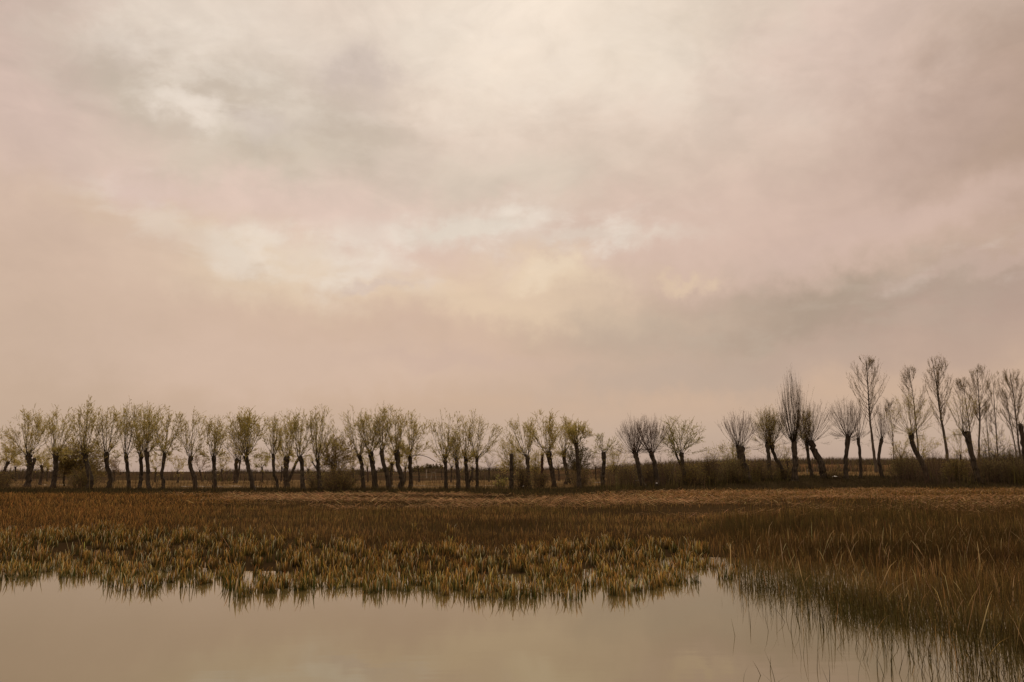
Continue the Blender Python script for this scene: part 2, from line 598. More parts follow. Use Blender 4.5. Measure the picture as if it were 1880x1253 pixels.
def build_ground():
    ys = np.concatenate([np.arange(-14, 2, 1.0), np.arange(2, 20, 0.3), np.arange(20, 64, 0.8), np.arange(64, 120, 2), np.geomspace(120, 3200, 60)])
    xp = np.concatenate([np.arange(0, 12, 0.3), np.arange(12, 60, 1.2), np.geomspace(60, 2600, 40)])
    xs = np.concatenate([-xp[:0:-1], xp])
    X, Y = np.meshgrid(xs, ys)
    Z = gz(X, Y)
    nx, ny = len(xs), len(ys)
    V = np.stack([X, Y, Z], -1).reshape(-1, 3)
    j, i = np.meshgrid(np.arange(ny - 1), np.arange(nx - 1), indexing='ij')
    a = j * nx + i
    F = np.stack([a, a + 1, a + nx + 1, a + nx], -1).reshape(-1, 4)
    fe = field_end(X)
    col = np.zeros(X.shape + (3,))
    c_field = np.array([0.042, 0.026, 0.012])
    c_bank = np.array([0.038, 0.027, 0.014])
    c_grass = np.array([0.185, 0.118, 0.054])
    c_far = np.array([0.064, 0.040, 0.022])
    c_farr = np.array([0.130, 0.073, 0.034])
    nz = fnoise(X * 0.15, Y * 0.15) - 0.5
    t1 = sstep(fe - 1.5, fe + 0.5, Y + 2 * nz)[..., None]
    t2 = sstep(fe + 13, fe + 17, Y + 6 * nz)[..., None]
    t3 = sstep(98, 112, Y + 14 * nz)[..., None]
    right = sstep(-10, 60, X * 200 / np.maximum(Y, 50))[..., None]
    far = c_far * (1 - right) + c_farr * right
    col = c_field + (c_bank - c_field) * t1
    col = col + (c_grass - col) * t2
    col = col + (far - col) * t3
    yy = Y + 10 * nz + X * 0.03
    for a_, b_, c_ in ((116, 121, (0.20, 0.135, 0.07)), (140, 160, (0.048, 0.036, 0.02)), (172, 186, (0.17, 0.105, 0.055)), (205, 235, (0.07, 0.052, 0.026)), (262, 285, (0.11, 0.062, 0.036))):
        w_ = (sstep(a_ - 3, a_ + 1, yy) * sstep(b_ + 3, b_ - 1, yy) * sstep(0.38, 0.6, fnoise(X * 0.018 + a_, Y * 0.01)))[..., None]
        col = col + (np.array(c_) - col) * w_
    o = mesh('ground', V, F, ground_mat(), col=col.reshape(-1, 3), smooth=True)
    o['kind'] = 'structure'
    return o


build_ground()

# water surface
wv, wf = [], []
wo = mesh('pond_water', [(-60, 0.5, 0), (14, 0.5, 0), (14, 22, 0), (-60, 22, 0)], [(0, 1, 2, 3)], water_mat())
wo['kind'] = 'structure'


def strip(name, line, w, mat, dz=0.012):
    V, F = [], []
    for k, (x, y) in enumerate(line):
        for s in (-0.5, 0.5):
            V.append((x, y + s * w, gz1(x, y + s * w) + dz))
    for k in range(len(line) - 1):
        F.append((2 * k, 2 * k + 2, 2 * k + 3, 2 * k + 1))
    o = mesh(name, V, F, mat)
    o['kind'] = 'structure'
    return o


def track(u0, u1, v, w):
    us = np.linspace(u0, u1, 40)
    line = []
    for k, u in enumerate(us):
        D = hit(u, v + 0.6 * math.sin(k * 0.7))
        line.append((ray(u, v)[0] * D, D))
    strip('path', line, w, M_PATH, 0.02)


# ------------------------------------------------------------------ grass and reeds
def blades(acc, x, y, z, h, w, lean, ldir, bend, cb, ct, K=5, face=None, bp=2.0, cp=0.9):
    """ribbons; lean = start tilt, bend = extra tilt at the tip (rad)"""
    n = len(x)
    t = np.linspace(0, 1, K)
    ang = lean[:, None] + bend[:, None] * t[None, :] ** bp
    seg = h[:, None] / (K - 1)
    ds, dzv = np.sin(ang) * seg, np.cos(ang) * seg
    s = np.concatenate([np.zeros((n, 1)), np.cumsum(ds[:, :-1], 1)], 1)
    zz = np.concatenate([np.zeros((n, 1)), np.cumsum(dzv[:, :-1], 1)], 1)
    P = np.stack([x[:, None] + s * np.cos(ldir)[:, None], y[:, None] + s * np.sin(ldir)[:, None], z[:, None] + zz], -1)
    fa = ldir + np.pi / 2 + rng.normal(0, 0.5, n) if face is None else face
    side = np.stack([np.cos(fa), np.sin(fa), np.zeros(n)], -1)
    prof = np.array([0.8, 1.0, 0.95, 0.7, 0.12]) if K == 5 else np.linspace(1, 0.15, K)
    wd = (w[:, None] * prof[None, :])[..., None] * side[:, None, :] * 0.5
    V = np.stack([P - wd, P + wd], 2).reshape(-1, 3)
    i, k = np.meshgrid(np.arange(n), np.arange(K - 1), indexing='ij')
    a = (i * K + k) * 2
    F = np.stack([a, a + 1, a + 3, a + 2], -1).reshape(-1, 4)
    tt = t[None, :, None] ** cp
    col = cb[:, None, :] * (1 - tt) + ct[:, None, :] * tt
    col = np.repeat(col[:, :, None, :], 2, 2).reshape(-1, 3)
    acc.add(V, F, np.clip(col, 0.004, 0.9))


def scatter(dens, y0, y1, extra=4.0, kx=0.70):
    ym = y1
    n = int(dens * (y1 - y0) * 2 * (kx * (y0 + y1) / 2 + extra))
    y = np.sqrt(rng.uniform(0, 1, n) * ((kx * y1 + extra) ** 2 - (kx * y0 + extra) ** 2) + (kx * y0 + extra) ** 2)
    y = (y - extra) / kx
    x = rng.uniform(-1, 1, n) * (kx * y + extra)
    return x, y


def pick(m, *arrs):
    return [a[m] for a in arrs]


def cvar(base, n, amt=0.25, hue=0.12):
    c = np.asarray(base)[None, :] * (1 + rng.normal(0, amt, (n, 1)))
    return np.clip(c * (1 + rng.normal(0, hue, (n, 3)) * 0.6), 0.003, 0.95)


def zone(x, y):
    u, v = proj(x, y, np.zeros_like(x))
    d = shore_d(x, y)
    nz = fnoise(x * 0.45, y * 0.45) - 0.5
    nf = fnoise(x * 1.7 + 30, y * 1.7) - 0.5
    vA = np.interp(u, [-300, 0, 300, 600, 900, 1200, 1330], [984, 984, 990, 1000, 1002, 1004, 1010])
    right = sstep(1290, 1370, u + 60 * nz + np.clip(1040 - v, -60, 60) * 0.3)
    A = sstep(-14, 14, v - vA + 50 * nz) * (1 - right)
    gold = sstep(130, -130, u - (380 - 0.3 * (v - 900)) + 220 * nz) * (1 - A) * (1 - right)
    litter = sstep(14, -8, v - np.interp(u, [0, 330, 700, 1000, 1300, 1600, 1900], [900, 920, 934, 938, 944, 940, 936]) + 26 * nz) * (1 - gold)
    return u, v, d, nz, nf, A, right, gold, litter


def edge_h(d):
    return sstep(1.0, 0.0, d)


def build_grass():
    # --- broad leaved green reeds with yellow tips, along the water
    acc = Acc()
    for dens, y0, y1, per in ((17, 8.5, 14, 24), (11, 14, 21, 24)):
        x, y = scatter(dens, y0, y1)
        u, v, d, nz, nf, A, right, gold, lit = zone(x, y)
        cn = fnoise(x * 1.4, y * 1.4, 2) - 0.5
        dd = d + 0.8 * cn
        wet = np.where(dd > 0, 1.0, np.exp(np.minimum(dd, 0) / 0.20))
        p = A * wet * (d > -0.45) * (0.72 + 0.28 * sstep(-0.14, 0.06, cn))
        m = rng.uniform(0, 1, len(x)) < p
        x, y, d, nz, cn = pick(m, x, y, d, nz, cn)
        k = len(x)
        size = rng.uniform(0.55, 1.25, k) * (1 + 0.9 * cn)
        tone = rng.uniform(0, 1, k)
        r_ = lambda q: np.repeat(q, per)
        n = k * per
        X = r_(x) + rng.normal(0, 0.055, n) * r_(size)
        Y = r_(y) + rng.normal(0, 0.055, n) * r_(size)
        d, nz, size, tone = r_(d), r_(nz), r_(size), r_(tone)
        h = (rng.uniform(0.09, 0.27, n) * (1 + 0.4 * nz) + 0.03 * edge_h(d)) * (0.6 + 0.4 * size)
        fresh = np.clip(0.35 + 0.5 * edge_h(d - 0.6) + 0.5 * (tone - 0.5) + rng.normal(0, 0.2, n) + nz, 0, 1)[:, None]
        cb = cvar((0.034, 0.041, 0.011), n) * fresh + cvar((0.060, 0.038, 0.013), n) * (1 - fresh)
        t_ = rng.uniform(0, 1, n)[:, None]
        ct = np.where(t_ < 0.22, cvar((0.085, 0.090, 0.022), n), np.where(t_ < 0.66, cvar((0.66, 0.38, 0.105), n, 0.4),
                      np.where(t_ < 0.84, cvar((0.36, 0.155, 0.045), n, 0.3), cvar((0.90, 0.72, 0.42), n))))
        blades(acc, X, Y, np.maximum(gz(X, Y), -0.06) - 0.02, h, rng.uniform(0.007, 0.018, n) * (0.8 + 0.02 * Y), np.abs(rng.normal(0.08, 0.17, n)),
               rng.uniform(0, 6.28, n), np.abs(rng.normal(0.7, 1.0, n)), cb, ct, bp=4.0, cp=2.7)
    tag(acc.build('green_reeds', M_GRASS), 'short green reeds with yellow bent tips standing along the water edge', 'reeds', kind='stuff')

    # --- rust brown sedge
    acc = Acc()
    for dens, y0, y1, ws in ((1000, 4.6, 11, 0.0048), (420, 11, 18, 0.0058), (110, 18, 30, 0.0085), (46, 30, 62, 0.014)):
        x, y = scatter(dens, y0, y1, 3.0)
        u, v, d, nz, nf, A, right, gold, lit = zone(x, y)
        sn = 1.2 * (fnoise(x * 1.3 + 3, y * 1.3, 2) - 0.5)
        wet = np.where(d + sn > -0.1, 1.0, np.exp(np.minimum(d + sn + 0.1, 0) / 0.40))
        inside = (y < field_end(x) + 0.5)
        gap = sstep(9, 3, np.abs(v - 947 - 10 * nz)) * sstep(1020, 1080, u) * sstep(1400, 1330, u) + sstep(7, 2, np.abs(v - 918 - 14 * nz)) * sstep(690, 760, u) * sstep(1010, 930, u)
        inside = inside * (1 - 0.85 * np.clip(gap, 0, 1))
        p = wet * (1 - A) * (1 - 0.85 * gold) * (1 - 0.8 * lit) * inside * (0.55 + 0.45 * sstep(-0.2, 0.1, nf))
        m = rng.uniform(0, 1, len(x)) < p
        x, y, d, nz, right, u, v = pick(m, x, y, d, nz, right, u, v)
        n = len(x)
        h = (0.19 + 0.15 * right) * rng.uniform(0.55, 1.25, n) * (1 + 0.6 * nz)
        green = np.clip(sstep(1.8, 0.1, d) * 0.7 + 0.20 + 0.22 * right + 1.3 * nz + rng.normal(0, 0.2, n), 0, 1)[:, None]
        pat = (fnoise(x * 0.33 + 11, y * 0.7 + 2, 3) - 0.5)[:, None]
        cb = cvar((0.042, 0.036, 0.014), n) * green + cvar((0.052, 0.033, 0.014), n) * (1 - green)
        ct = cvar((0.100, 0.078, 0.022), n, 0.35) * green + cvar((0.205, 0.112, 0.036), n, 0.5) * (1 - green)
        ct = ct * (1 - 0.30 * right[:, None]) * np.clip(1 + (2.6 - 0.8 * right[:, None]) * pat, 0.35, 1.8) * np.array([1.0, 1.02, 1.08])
        ct = ct * (1 + 0.55 * sstep(15, 24, y))[:, None]
        pale = rng.uniform(0, 1, n) < (1 - 0.5 * right) * 0.06 + (1 - 0.5 * right) * 0.34 * np.clip(pat[:, 0] + 0.06, 0, 0.4)
        ct[pale] = cvar((0.46, 0.28, 0.11), pale.sum(), 0.4)
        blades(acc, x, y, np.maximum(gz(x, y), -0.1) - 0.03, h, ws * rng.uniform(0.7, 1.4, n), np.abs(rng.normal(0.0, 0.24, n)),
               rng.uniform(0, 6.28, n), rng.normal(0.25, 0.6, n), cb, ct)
    x, y = scatter(1100, 4.4, 12, 1.0)
    d = shore_d(x, y) + 0.7 * (fnoise(x * 1.5 + 3, y * 1.5, 2) - 0.5)
    m = (rng.uniform(0, 1, len(x)) < np.exp(-((d - 0.30) / 0.34) ** 2) * (0.12 + 0.88 * sstep(11.2, 8.6, y)) * (0.35 + 0.65 * sstep(-0.1, 0.12, fnoise(x * 2.3, y * 2.3, 2) - 0.5))) & (x > 3.05)
    x, y = pick(m, x, y)
    n = len(x)
    cb, ct = cvar((0.030, 0.026, 0.011), n), cvar((0.105, 0.075, 0.026), n, 0.5)
    blades(acc, x, y, np.maximum(gz(x, y), -0.1) - 0.03, rng.uniform(0.14, 0.42, n), rng.uniform(0.004, 0.008, n), np.abs(rng.normal(0, 0.2, n)),
           rng.uniform(0, 6.28, n), rng.normal(0.3, 0.6, n), cb, ct)
    k = 120
    y = rng.uniform(7.5, 15, k)
    x = y * 0.6 + rng.normal(0.5, 0.75, k) + 0.3
    m = shore_d(x, y) > 0.2
    x, y = pick(m, x, y)
    n = len(x)
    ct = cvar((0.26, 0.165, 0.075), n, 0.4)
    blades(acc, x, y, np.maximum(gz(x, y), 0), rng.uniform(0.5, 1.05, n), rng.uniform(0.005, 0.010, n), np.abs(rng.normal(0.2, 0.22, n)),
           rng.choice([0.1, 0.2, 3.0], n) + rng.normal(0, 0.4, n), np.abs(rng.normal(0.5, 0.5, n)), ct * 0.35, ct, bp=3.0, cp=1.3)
    tag(acc.build('brown_sedge', M_GRASS), 'fine rust brown sedge covering the wet meadow and the right bank', 'sedge', kind='stuff')

    # --- golden grass
    acc = Acc()
    for dens, y0, y1, ws in ((240, 11, 18, 0.007), (110, 18, 30, 0.011), (52, 30, 60, 0.018)):
        x, y = scatter(dens, y0, y1, 3.0)
        u, v, d, nz, nf, A, right, gold, lit = zone(x, y)
        far = sstep(936, 912, v) * sstep(1050, 1250, u) * 0.5
        p = np.clip(gold + far, 0, 1) * (d > 0) * (y < field_end(x) + 0.2) * (0.5 + 0.5 * sstep(-0.2, 0.1, nf))
        m = rng.uniform(0, 1, len(x)) < p
        x, y, nz = pick(m, x, y, nz)
        n = len(x)
        h = rng.uniform(0.10, 0.30, n) * (1 + 0.9 * nz)
        cb = cvar((0.070, 0.042, 0.015), n)
        ct = cvar((0.42, 0.215, 0.064), n, 0.55)
        blades(acc, x, y, gz(x, y) - 0.02, h, ws * rng.uniform(0.7, 1.3, n), np.abs(rng.normal(0.1, 0.45, n)), rng.uniform(0, 6.28, n),
               np.abs(rng.normal(0.6, 0.8, n)), cb, ct, cp=1.6)
    tag(acc.build('golden_grass', M_GRASS), 'golden orange dry grass on the meadow in front of the tree row', 'grass', kind='stuff')

    # --- cut straw lying on the ground
    acc = Acc()
    for dens, y0, y1, wmul in ((70, 20, 34, 1.0), (80, 34, 62, 1.4)):
        x, y = scatter(dens, y0, y1, 3.0)
        u, v, d, nz, nf, A, right, gold, lit = zone(x, y)
        heap = sstep(-0.05, 0.13, fnoise(x * 0.16, y * 0.62 + 5) - 0.5) * 1.3
        gap = sstep(9, 3, np.abs(v - 947 - 10 * nz)) * sstep(1020, 1080, u) * sstep(1400, 1330, u) + sstep(7, 2, np.abs(v - 918 - 14 * nz)) * sstep(690, 760, u) * sstep(1010, 930, u)
        p = lit * heap * (y < field_end(x)) * (1 - np.clip(gap, 0, 1))
        m = rng.uniform(0, 1, len(x)) < p
        x, y = pick(m, x, y)
        n = len(x)
        ln = rng.uniform(0.08, 0.46, n)
        ct = cvar((0.48, 0.275, 0.135), n, 0.6)
        bright = rng.uniform(0, 1, n) < 0.14
        ct[bright] = cvar((0.75, 0.50, 0.25), bright.sum(), 0.3)
        blades(acc, x, y, gz(x, y) + rng.uniform(0.02, 0.16, n), ln, wmul * rng.uniform(0.010, 0.022, n), np.pi / 2 - rng.normal(0.05, 0.22, n),
               rng.normal(0, 0.45, n) + np.pi * (rng.uniform(0, 1, n) < 0.5), rng.normal(0, 0.08, n), ct * 0.8, ct, face=rng.uniform(0, 6.28, n))
    # long pale stalks scattered through the right bank, some broken and bent
    x, y = scatter(7, 6, 17, 1.0)
    u, v, d, nz, nf, A, right, gold, lit = zone(x, y)
    m = (rng.uniform(0, 1, len(x)) < (0.12 + 0.88 * right)) & (d > -0.3)
    x, y = pick(m, x, y)
    n = len(x)
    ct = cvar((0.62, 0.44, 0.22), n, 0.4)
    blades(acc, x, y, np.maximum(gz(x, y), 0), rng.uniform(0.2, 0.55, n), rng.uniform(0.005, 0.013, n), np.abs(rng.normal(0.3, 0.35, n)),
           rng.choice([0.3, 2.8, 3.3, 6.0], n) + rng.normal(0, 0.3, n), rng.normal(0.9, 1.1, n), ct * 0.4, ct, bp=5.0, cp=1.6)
    tag(acc.build('cut_straw', M_GRASS), 'pale cut straw lying in flat swathes across the far meadow', 'straw', kind='stuff')

    # --- dark rough grass under the trees
    acc = Acc()
    for _ in range(1):
        x, y = scatter(26, 44, 92, 4.0)
        fe = field_end(x)
        s = y - fe
        nz = fnoise(x * 0.3, y * 0.3) - 0.5
        p = sstep(-1.2, 1.0, s + 7 * nz + 3 * (fnoise(x * 1.1, y * 1.1) - 0.5)) * np.where(s < 13, 1.0, 0.35)
        m = rng.uniform(0, 1, len(x)) < p
        x, y, s, nz = pick(m, x, y, s, nz)
        n = len(x)
        dk = sstep(12, 18, s + 8 * nz)[:, None]
        front = sstep(2.5, 0.0, s)[:, None]
        cb = cvar((0.036, 0.028, 0.013), n) * (1 - dk) + cvar((0.12, 0.075, 0.030), n) * dk
        ct = (cvar((0.075, 0.056, 0.024), n, 0.4) * (1 - front) + cvar((0.11, 0.075, 0.028), n) * front) * (1 - dk) + cvar((0.27, 0.175, 0.080), n) * dk
        h = rng.uniform(0.10, 0.34, n) * (1 + 0.9 * nz) * (1 - 0.4 * dk[:, 0])
        blades(acc, x, y, gz(x, y) - 0.02, h, rng.uniform(0.02, 0.045, n), np.abs(rng.normal(0.1, 0.2, n)), rng.uniform(0, 6.28, n),
               np.abs(rng.normal(0.3, 0.4, n)), cb, ct, K=4)
    x, y = scatter(30, 52, 96, 4.0)
    fe = field_end(x)
    u, v = proj(x, y, gz(x, y))
    clp = fnoise(x * 0.35 + 9, y * 0.35) - 0.5
    p = sstep(2, 5, y - fe) * (sstep(1090, 1150, u) * sstep(1460, 1400, u) + 0.9 * sstep(1610, 1660, u) + 0.10) * sstep(-0.12, 0.12, clp + 0.02)
    m = rng.uniform(0, 1, len(x)) < p
    x, y, clp = pick(m, x, y, clp)
    n = len(x)
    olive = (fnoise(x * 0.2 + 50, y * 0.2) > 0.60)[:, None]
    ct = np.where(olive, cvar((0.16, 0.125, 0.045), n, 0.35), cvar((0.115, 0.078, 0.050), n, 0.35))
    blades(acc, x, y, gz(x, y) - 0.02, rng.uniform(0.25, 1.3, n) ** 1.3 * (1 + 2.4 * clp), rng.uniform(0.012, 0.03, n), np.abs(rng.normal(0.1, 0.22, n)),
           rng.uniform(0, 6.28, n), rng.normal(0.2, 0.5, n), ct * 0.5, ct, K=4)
    tag(acc.build('rough_grass', M_GRASS), 'dark rough grass on the bank beneath the row of willows', 'grass', kind='stuff')


build_grass()
track(-20, 130, 891, 0.8)
track(335, 480, 893.5, 1.1)
track(655, 935, 893, 1.2)
track(1020, 1170, 886, 0.9)


# ------------------------------------------------------------------ trees
def bez(A, Cc, B, K):
    t = np.linspace(0, 1, K)[None, :, None]
    return (1 - t) ** 2 * A[:, None] + 2 * t * (1 - t) * Cc[:, None] + t ** 2 * B[:, None]


def along(P, t):
    """points and tangents at parameter t (N,M) on polylines P (N,K,3)"""
    N, K, _ = P.shape
    f = np.clip(t, 0, 0.9999) * (K - 1)
    i = f.astype(int)
    fr = (f - i)[..., None]
    n = np.arange(N)[:, None]
    a, b = P[n, i], P[n, i + 1]
    return a * (1 - fr) + b * fr, norm(b - a)


def rdir(g, *shape):
    return norm(g.normal(0, 1, shape + (3,)))


def spline(pts, K):
    pts = np.asarray(pts, float)
    n = len(pts)
    if n == 2:
        return pts[0] + (pts[1] - pts[0]) * np.linspace(0, 1, K)[:, None]
    E = np.concatenate([[2 * pts[0] - pts[1]], pts, [2 * pts[-1] - pts[-2]]])
    out = []
    for t in np.linspace(0, n - 1 - 1e-6, K):
        i = int(t)
        f = t - i
        p0, p1, p2, p3 = E[i], E[i + 1], E[i + 2], E[i + 3]
        out.append(0.5 * (2 * p1 + (p2 - p0) * f + (2 * p0 - 5 * p1 + 4 * p2 - p3) * f * f + (3 * p1 - p0 - 3 * p2 + p3) * f ** 3))
    return np.array(out)


def trunk_tube(g, pts, r0, r1, K=16, sides=10, flare=1.5, knob=1.0, capped=True):
    """gnarled tapering trunk with a root flare and a swollen pollard head"""
    P = spline(pts, K)
    t = np.linspace(0, 1, K)
    r = r0 + (r1 - r0) * t
    r = r * (1 + (flare - 1) * np.exp(-t / 0.07)) * (1 + (knob - 1) * np.exp(-((t - 0.95) / 0.09) ** 2))
    P[1:-1] += g.normal(0, 0.12, (K - 2, 3)) * r[1:-1, None] * np.array([1, 1, 0.3])
    V, F = tubes(P[None], r[None], sides)
    W = V.reshape(K, sides, 3)
    lob = 1 + 0.13 * np.sin(np.arange(sides) * 2 * np.pi / sides * 3 + g.uniform(0, 6))[None, :] + g.normal(0, 0.09, (K, sides))
    W = P[:, None, :] + (W - P[:, None, :]) * lob[..., None]
    V = W.reshape(-1, 3)
    if capped:
        V = np.concatenate([V, P[-1][None] + np.array([[0, 0, r[-1] * 0.5]])])
        top = (K - 1) * sides
        cap = np.array([[top + s, top + (s + 1) % sides, len(V) - 1, len(V) - 1] for s in range(sides)])
        return V, F, cap
    return V, F, None


def add_trunk(acc, g, *a, **k):
    V, F, cap = trunk_tube(g, *a, **k)
    fs = [tuple(q) for q in F] + ([tuple(q[:3]) for q in cap] if cap is not None else [])
    acc.append((V, fs))


def join_parts(parts):
    V, F, n = [], [], 0
    for v, f in parts:
        V.append(v)
        F += [tuple(i + n for i in q) for q in f]
        n += len(v)
    return np.concatenate(V), F


def leaf_quads(acc, g, Pc, dirs, ln, wd, col):
    n = len(Pc)
    d = norm(dirs)
    s = norm(np.cross(d, rdir(g, n)))
    a = Pc - s * wd[:, None] * 0.15
    V = np.stack([a, Pc + d * ln[:, None] * 0.5 - s * wd[:, None] * 0.5, Pc + d * ln[:, None], Pc + d * ln[:, None] * 0.45 + s * wd[:, None] * 0.5], 1).reshape(-1, 3)
    F = np.arange(4 * n).reshape(n, 4)
    acc.add(V, F, np.repeat(col, 4, 0))


def sprouts(acc_t, acc_l, g, S, ntw, tlen, leaves, lsize, tcol, lcol, droop=0.0, t0=0.25, trad=0.0045, spread=0.8):
    """side twigs along shoots S (N,K,3), with young leaves on them"""
    N = len(S)
    t = t0 + (1 - t0) * g.uniform(0, 1, (N, ntw)) ** 0.8
    p, tg = along(S, t)
    d = norm(tg * 0.8 + rdir(g, N, ntw) * spread + np.array([0, 0, 0.42]))
    ln = tlen * g.uniform(0.4, 1.3, (N, ntw))
    A = p.reshape(-1, 3)
    d = d.reshape(-1, 3)
    L = ln.reshape(-1)[:, None]
    B = A + d * L + np.array([0, 0, -1.0]) * L * droop
    Cm = A + d * L * 0.55
    TW = bez(A, Cm, B, 4)
    r = np.linspace(1, 0.45, 4)[None, :] * trad * g.uniform(0.7, 1.3, (len(TW), 1))
    V, F = tubes(TW, r, 3)
    cc = np.asarray(tcol) * (1 + g.normal(0, 0.2, (len(TW), 1)))
    acc_t.add(V, F, np.clip(np.repeat(cc, 12, 0), 0.004, 1))
    if leaves > 0:
        nl = g.poisson(leaves, len(TW)) if leaves < 20 else np.full(len(TW), int(leaves))
        idx = np.repeat(np.arange(len(TW)), nl)
        if len(idx):
            q, tq = along(TW[idx], g.uniform(0.1, 1.0, (len(idx), 1)))
            q, tq = q[:, 0], tq[:, 0]
            dl = norm(tq + rdir(g, len(idx)) * 0.7 + np.array([0.15, 0, -0.1]))
            lc = np.asarray(lcol) * (1 + g.normal(0, 0.28, (len(idx), 1))) * (1 + g.normal(0, 0.07, (len(idx), 3)))
            leaf_quads(acc_l, g, q, dl, lsize * g.uniform(0.6, 1.4, len(idx)), lsize * 0.36 * g.uniform(0.7, 1.3, len(idx)), np.clip(lc, 0.006, 1))
    return TW


C_TW = (0.085, 0.060, 0.032)
C_TWY = (0.150, 0.108, 0.050)
C_TWRED = (0.125, 0.080, 0.055)
C_LF = (0.520, 0.425, 0.140)
C_LFGREEN = (0.400, 0.350, 0.090)
C_LFDARK = (0.270, 0.200, 0.066)
C_LFSCRUB = (0.24, 0.185, 0.075)
C_BUD = (0.34, 0.25, 0.105)
C_LFRUST = (0.26, 0.165, 0.07)


def shoot_fan(g, head, hr, wl, wr, H, n, vase=0.62, zlow=0.0, dep=0.8, smax=1.0, flat=0.5):
    phi = g.uniform(0, 6.28) + np.arange(n) * 2.39996 + g.normal(0, 0.3, n)
    s = ((np.arange(n) + g.uniform(0.1, 0.9, n)) / n) ** 0.55 * smax
    cx = np.cos(phi)
    W = np.where(cx > 0, wr, wl)
    ex = W * s * cx
    ey = dep * 0.5 * (wl + wr) * s * np.sin(phi)
    ez = H * (1 - flat * s ** 2.2) * g.uniform(0.74, 1.0, n)
    low = g.uniform(0, 1, n) < zlow
    ez = np.where(low, H * g.uniform(-0.10, 0.34, n), ez)
    E = head + np.stack([ex, ey, ez], -1)
    A = head + np.stack([np.cos(phi) * hr * 0.8 * s, np.sin(phi) * hr * 0.8 * s, g.uniform(-0.7, 0.25, n) * hr], -1)
    M = A + np.stack([(ex) * vase, (ey) * vase, ez * 0.42], -1) + g.normal(0, 0.05, (n, 3)) * H * 0.3
    return A, M, E


def tree_crown(g, head, hr, wl, wr, H, st):
    """shoots -> forks -> twigs -> leaves. returns (branch acc, leaf acc)"""
    at_, al = Acc(), Acc()
    n = st['n']
    A, M, E = shoot_fan(g, head, hr, wl, wr, H, n, st.get('vase', 0.53), st.get('zlow', 0.1), 0.8, 1.0, st.get('flat', 0.5))
    S = bez(A, M, E, 9)
    S[:, 1:-1] += g.normal(0, 0.03, S[:, 1:-1].shape) * st.get('wob', 1.0)
    ln_ = np.linalg.norm(E - A, axis=1)[:, None]
    up_ = np.clip((E - A)[:, 2:3] / (0.55 * H), 0.35, 1.0)
    r = (st['r0'] * up_ * g.uniform(0.65, 1.15, (n, 1))) * np.linspace(1, 0.16, 9)[None, :] ** 0.9
    V, F = tubes(S, r, 5)
    tc = np.asarray(st['tcol'])
    g0 = np.linspace(0, 1, 9)[None, :, None, None]
    cc = np.broadcast_to(np.asarray((0.040, 0.030, 0.019)) * (1 - g0) + tc * g0, (n, 9, 5, 3)).reshape(-1, 3)
    at_.add(V, F, cc)
    groups = [S]
    nf = st.get('forks', 3)
    if nf:
        t = g.uniform(0.2, 0.8, (n, nf))
        p, tg = along(S, t)
        Ls = np.linalg.norm(E - A, axis=1)[:, None] * (1 - t) * g.uniform(0.6, 1.0, (n, nf))
        d = norm(tg + rdir(g, n, nf) * st.get('fspread', 0.5))
        p, d, L = p.reshape(-1, 3), d.reshape(-1, 3), Ls.reshape(-1)[:, None]
        B = p + d * L + np.array([0, 0, 1]) * L * st.get('lift', 0.15)
        S2 = bez(p, p + d * L * 0.5, B, 6)
        r2 = st['r0'] * 0.34 * g.uniform(0.6, 1.1, (len(S2), 1)) * np.linspace(1, 0.25, 6)[None, :]
        V, F = tubes(S2, r2, 4)
        at_.add(V, F, np.broadcast_to(tc * 0.85, V.shape))
        # resample to a common length for the twigs
        groups.append(S2)
    for S_, k in zip(groups, (st['tw'], max(2, int(st['tw'] * 0.6)))):
        sprouts(at_, al, g, S_, k, st['tlen'], st['leaves'], st.get('lsize', 0.075), tc, st['lcol'], st.get('droop', 0.1), st.get('t0', 0.14), st.get('trad', 0.0036), st.get('tspread', 0.8))
    # fuzz of short shoots round the pollard head
    nh = st.get('fuzz', 14)
    if nh:
        d = norm(rdir(g, nh) + np.array([0, 0, 0.1]))
        L = g.uniform(0.25, 0.8, (nh, 1))
        A = head + d * hr * 0.6 + np.array([0, 0, -1]) * g.uniform(0, 1.5, (nh, 1)) * hr
        S3 = bez(A, A + d * L * 0.6, A + d * L + np.array([0, 0, 0.2]) * L, 5)
        V, F = tubes(S3, 0.005 * np.linspace(1, 0.4, 5)[None, :] * np.ones((nh, 1)), 3)
        at_.add(V, F, np.broadcast_to(tc, V.shape))
        sprouts(at_, al, g, S3, 4, 0.22, st['leaves'] * 0.8, st.get('lsize', 0.075), tc, st['lcol'], 0.1)
    return at_, al


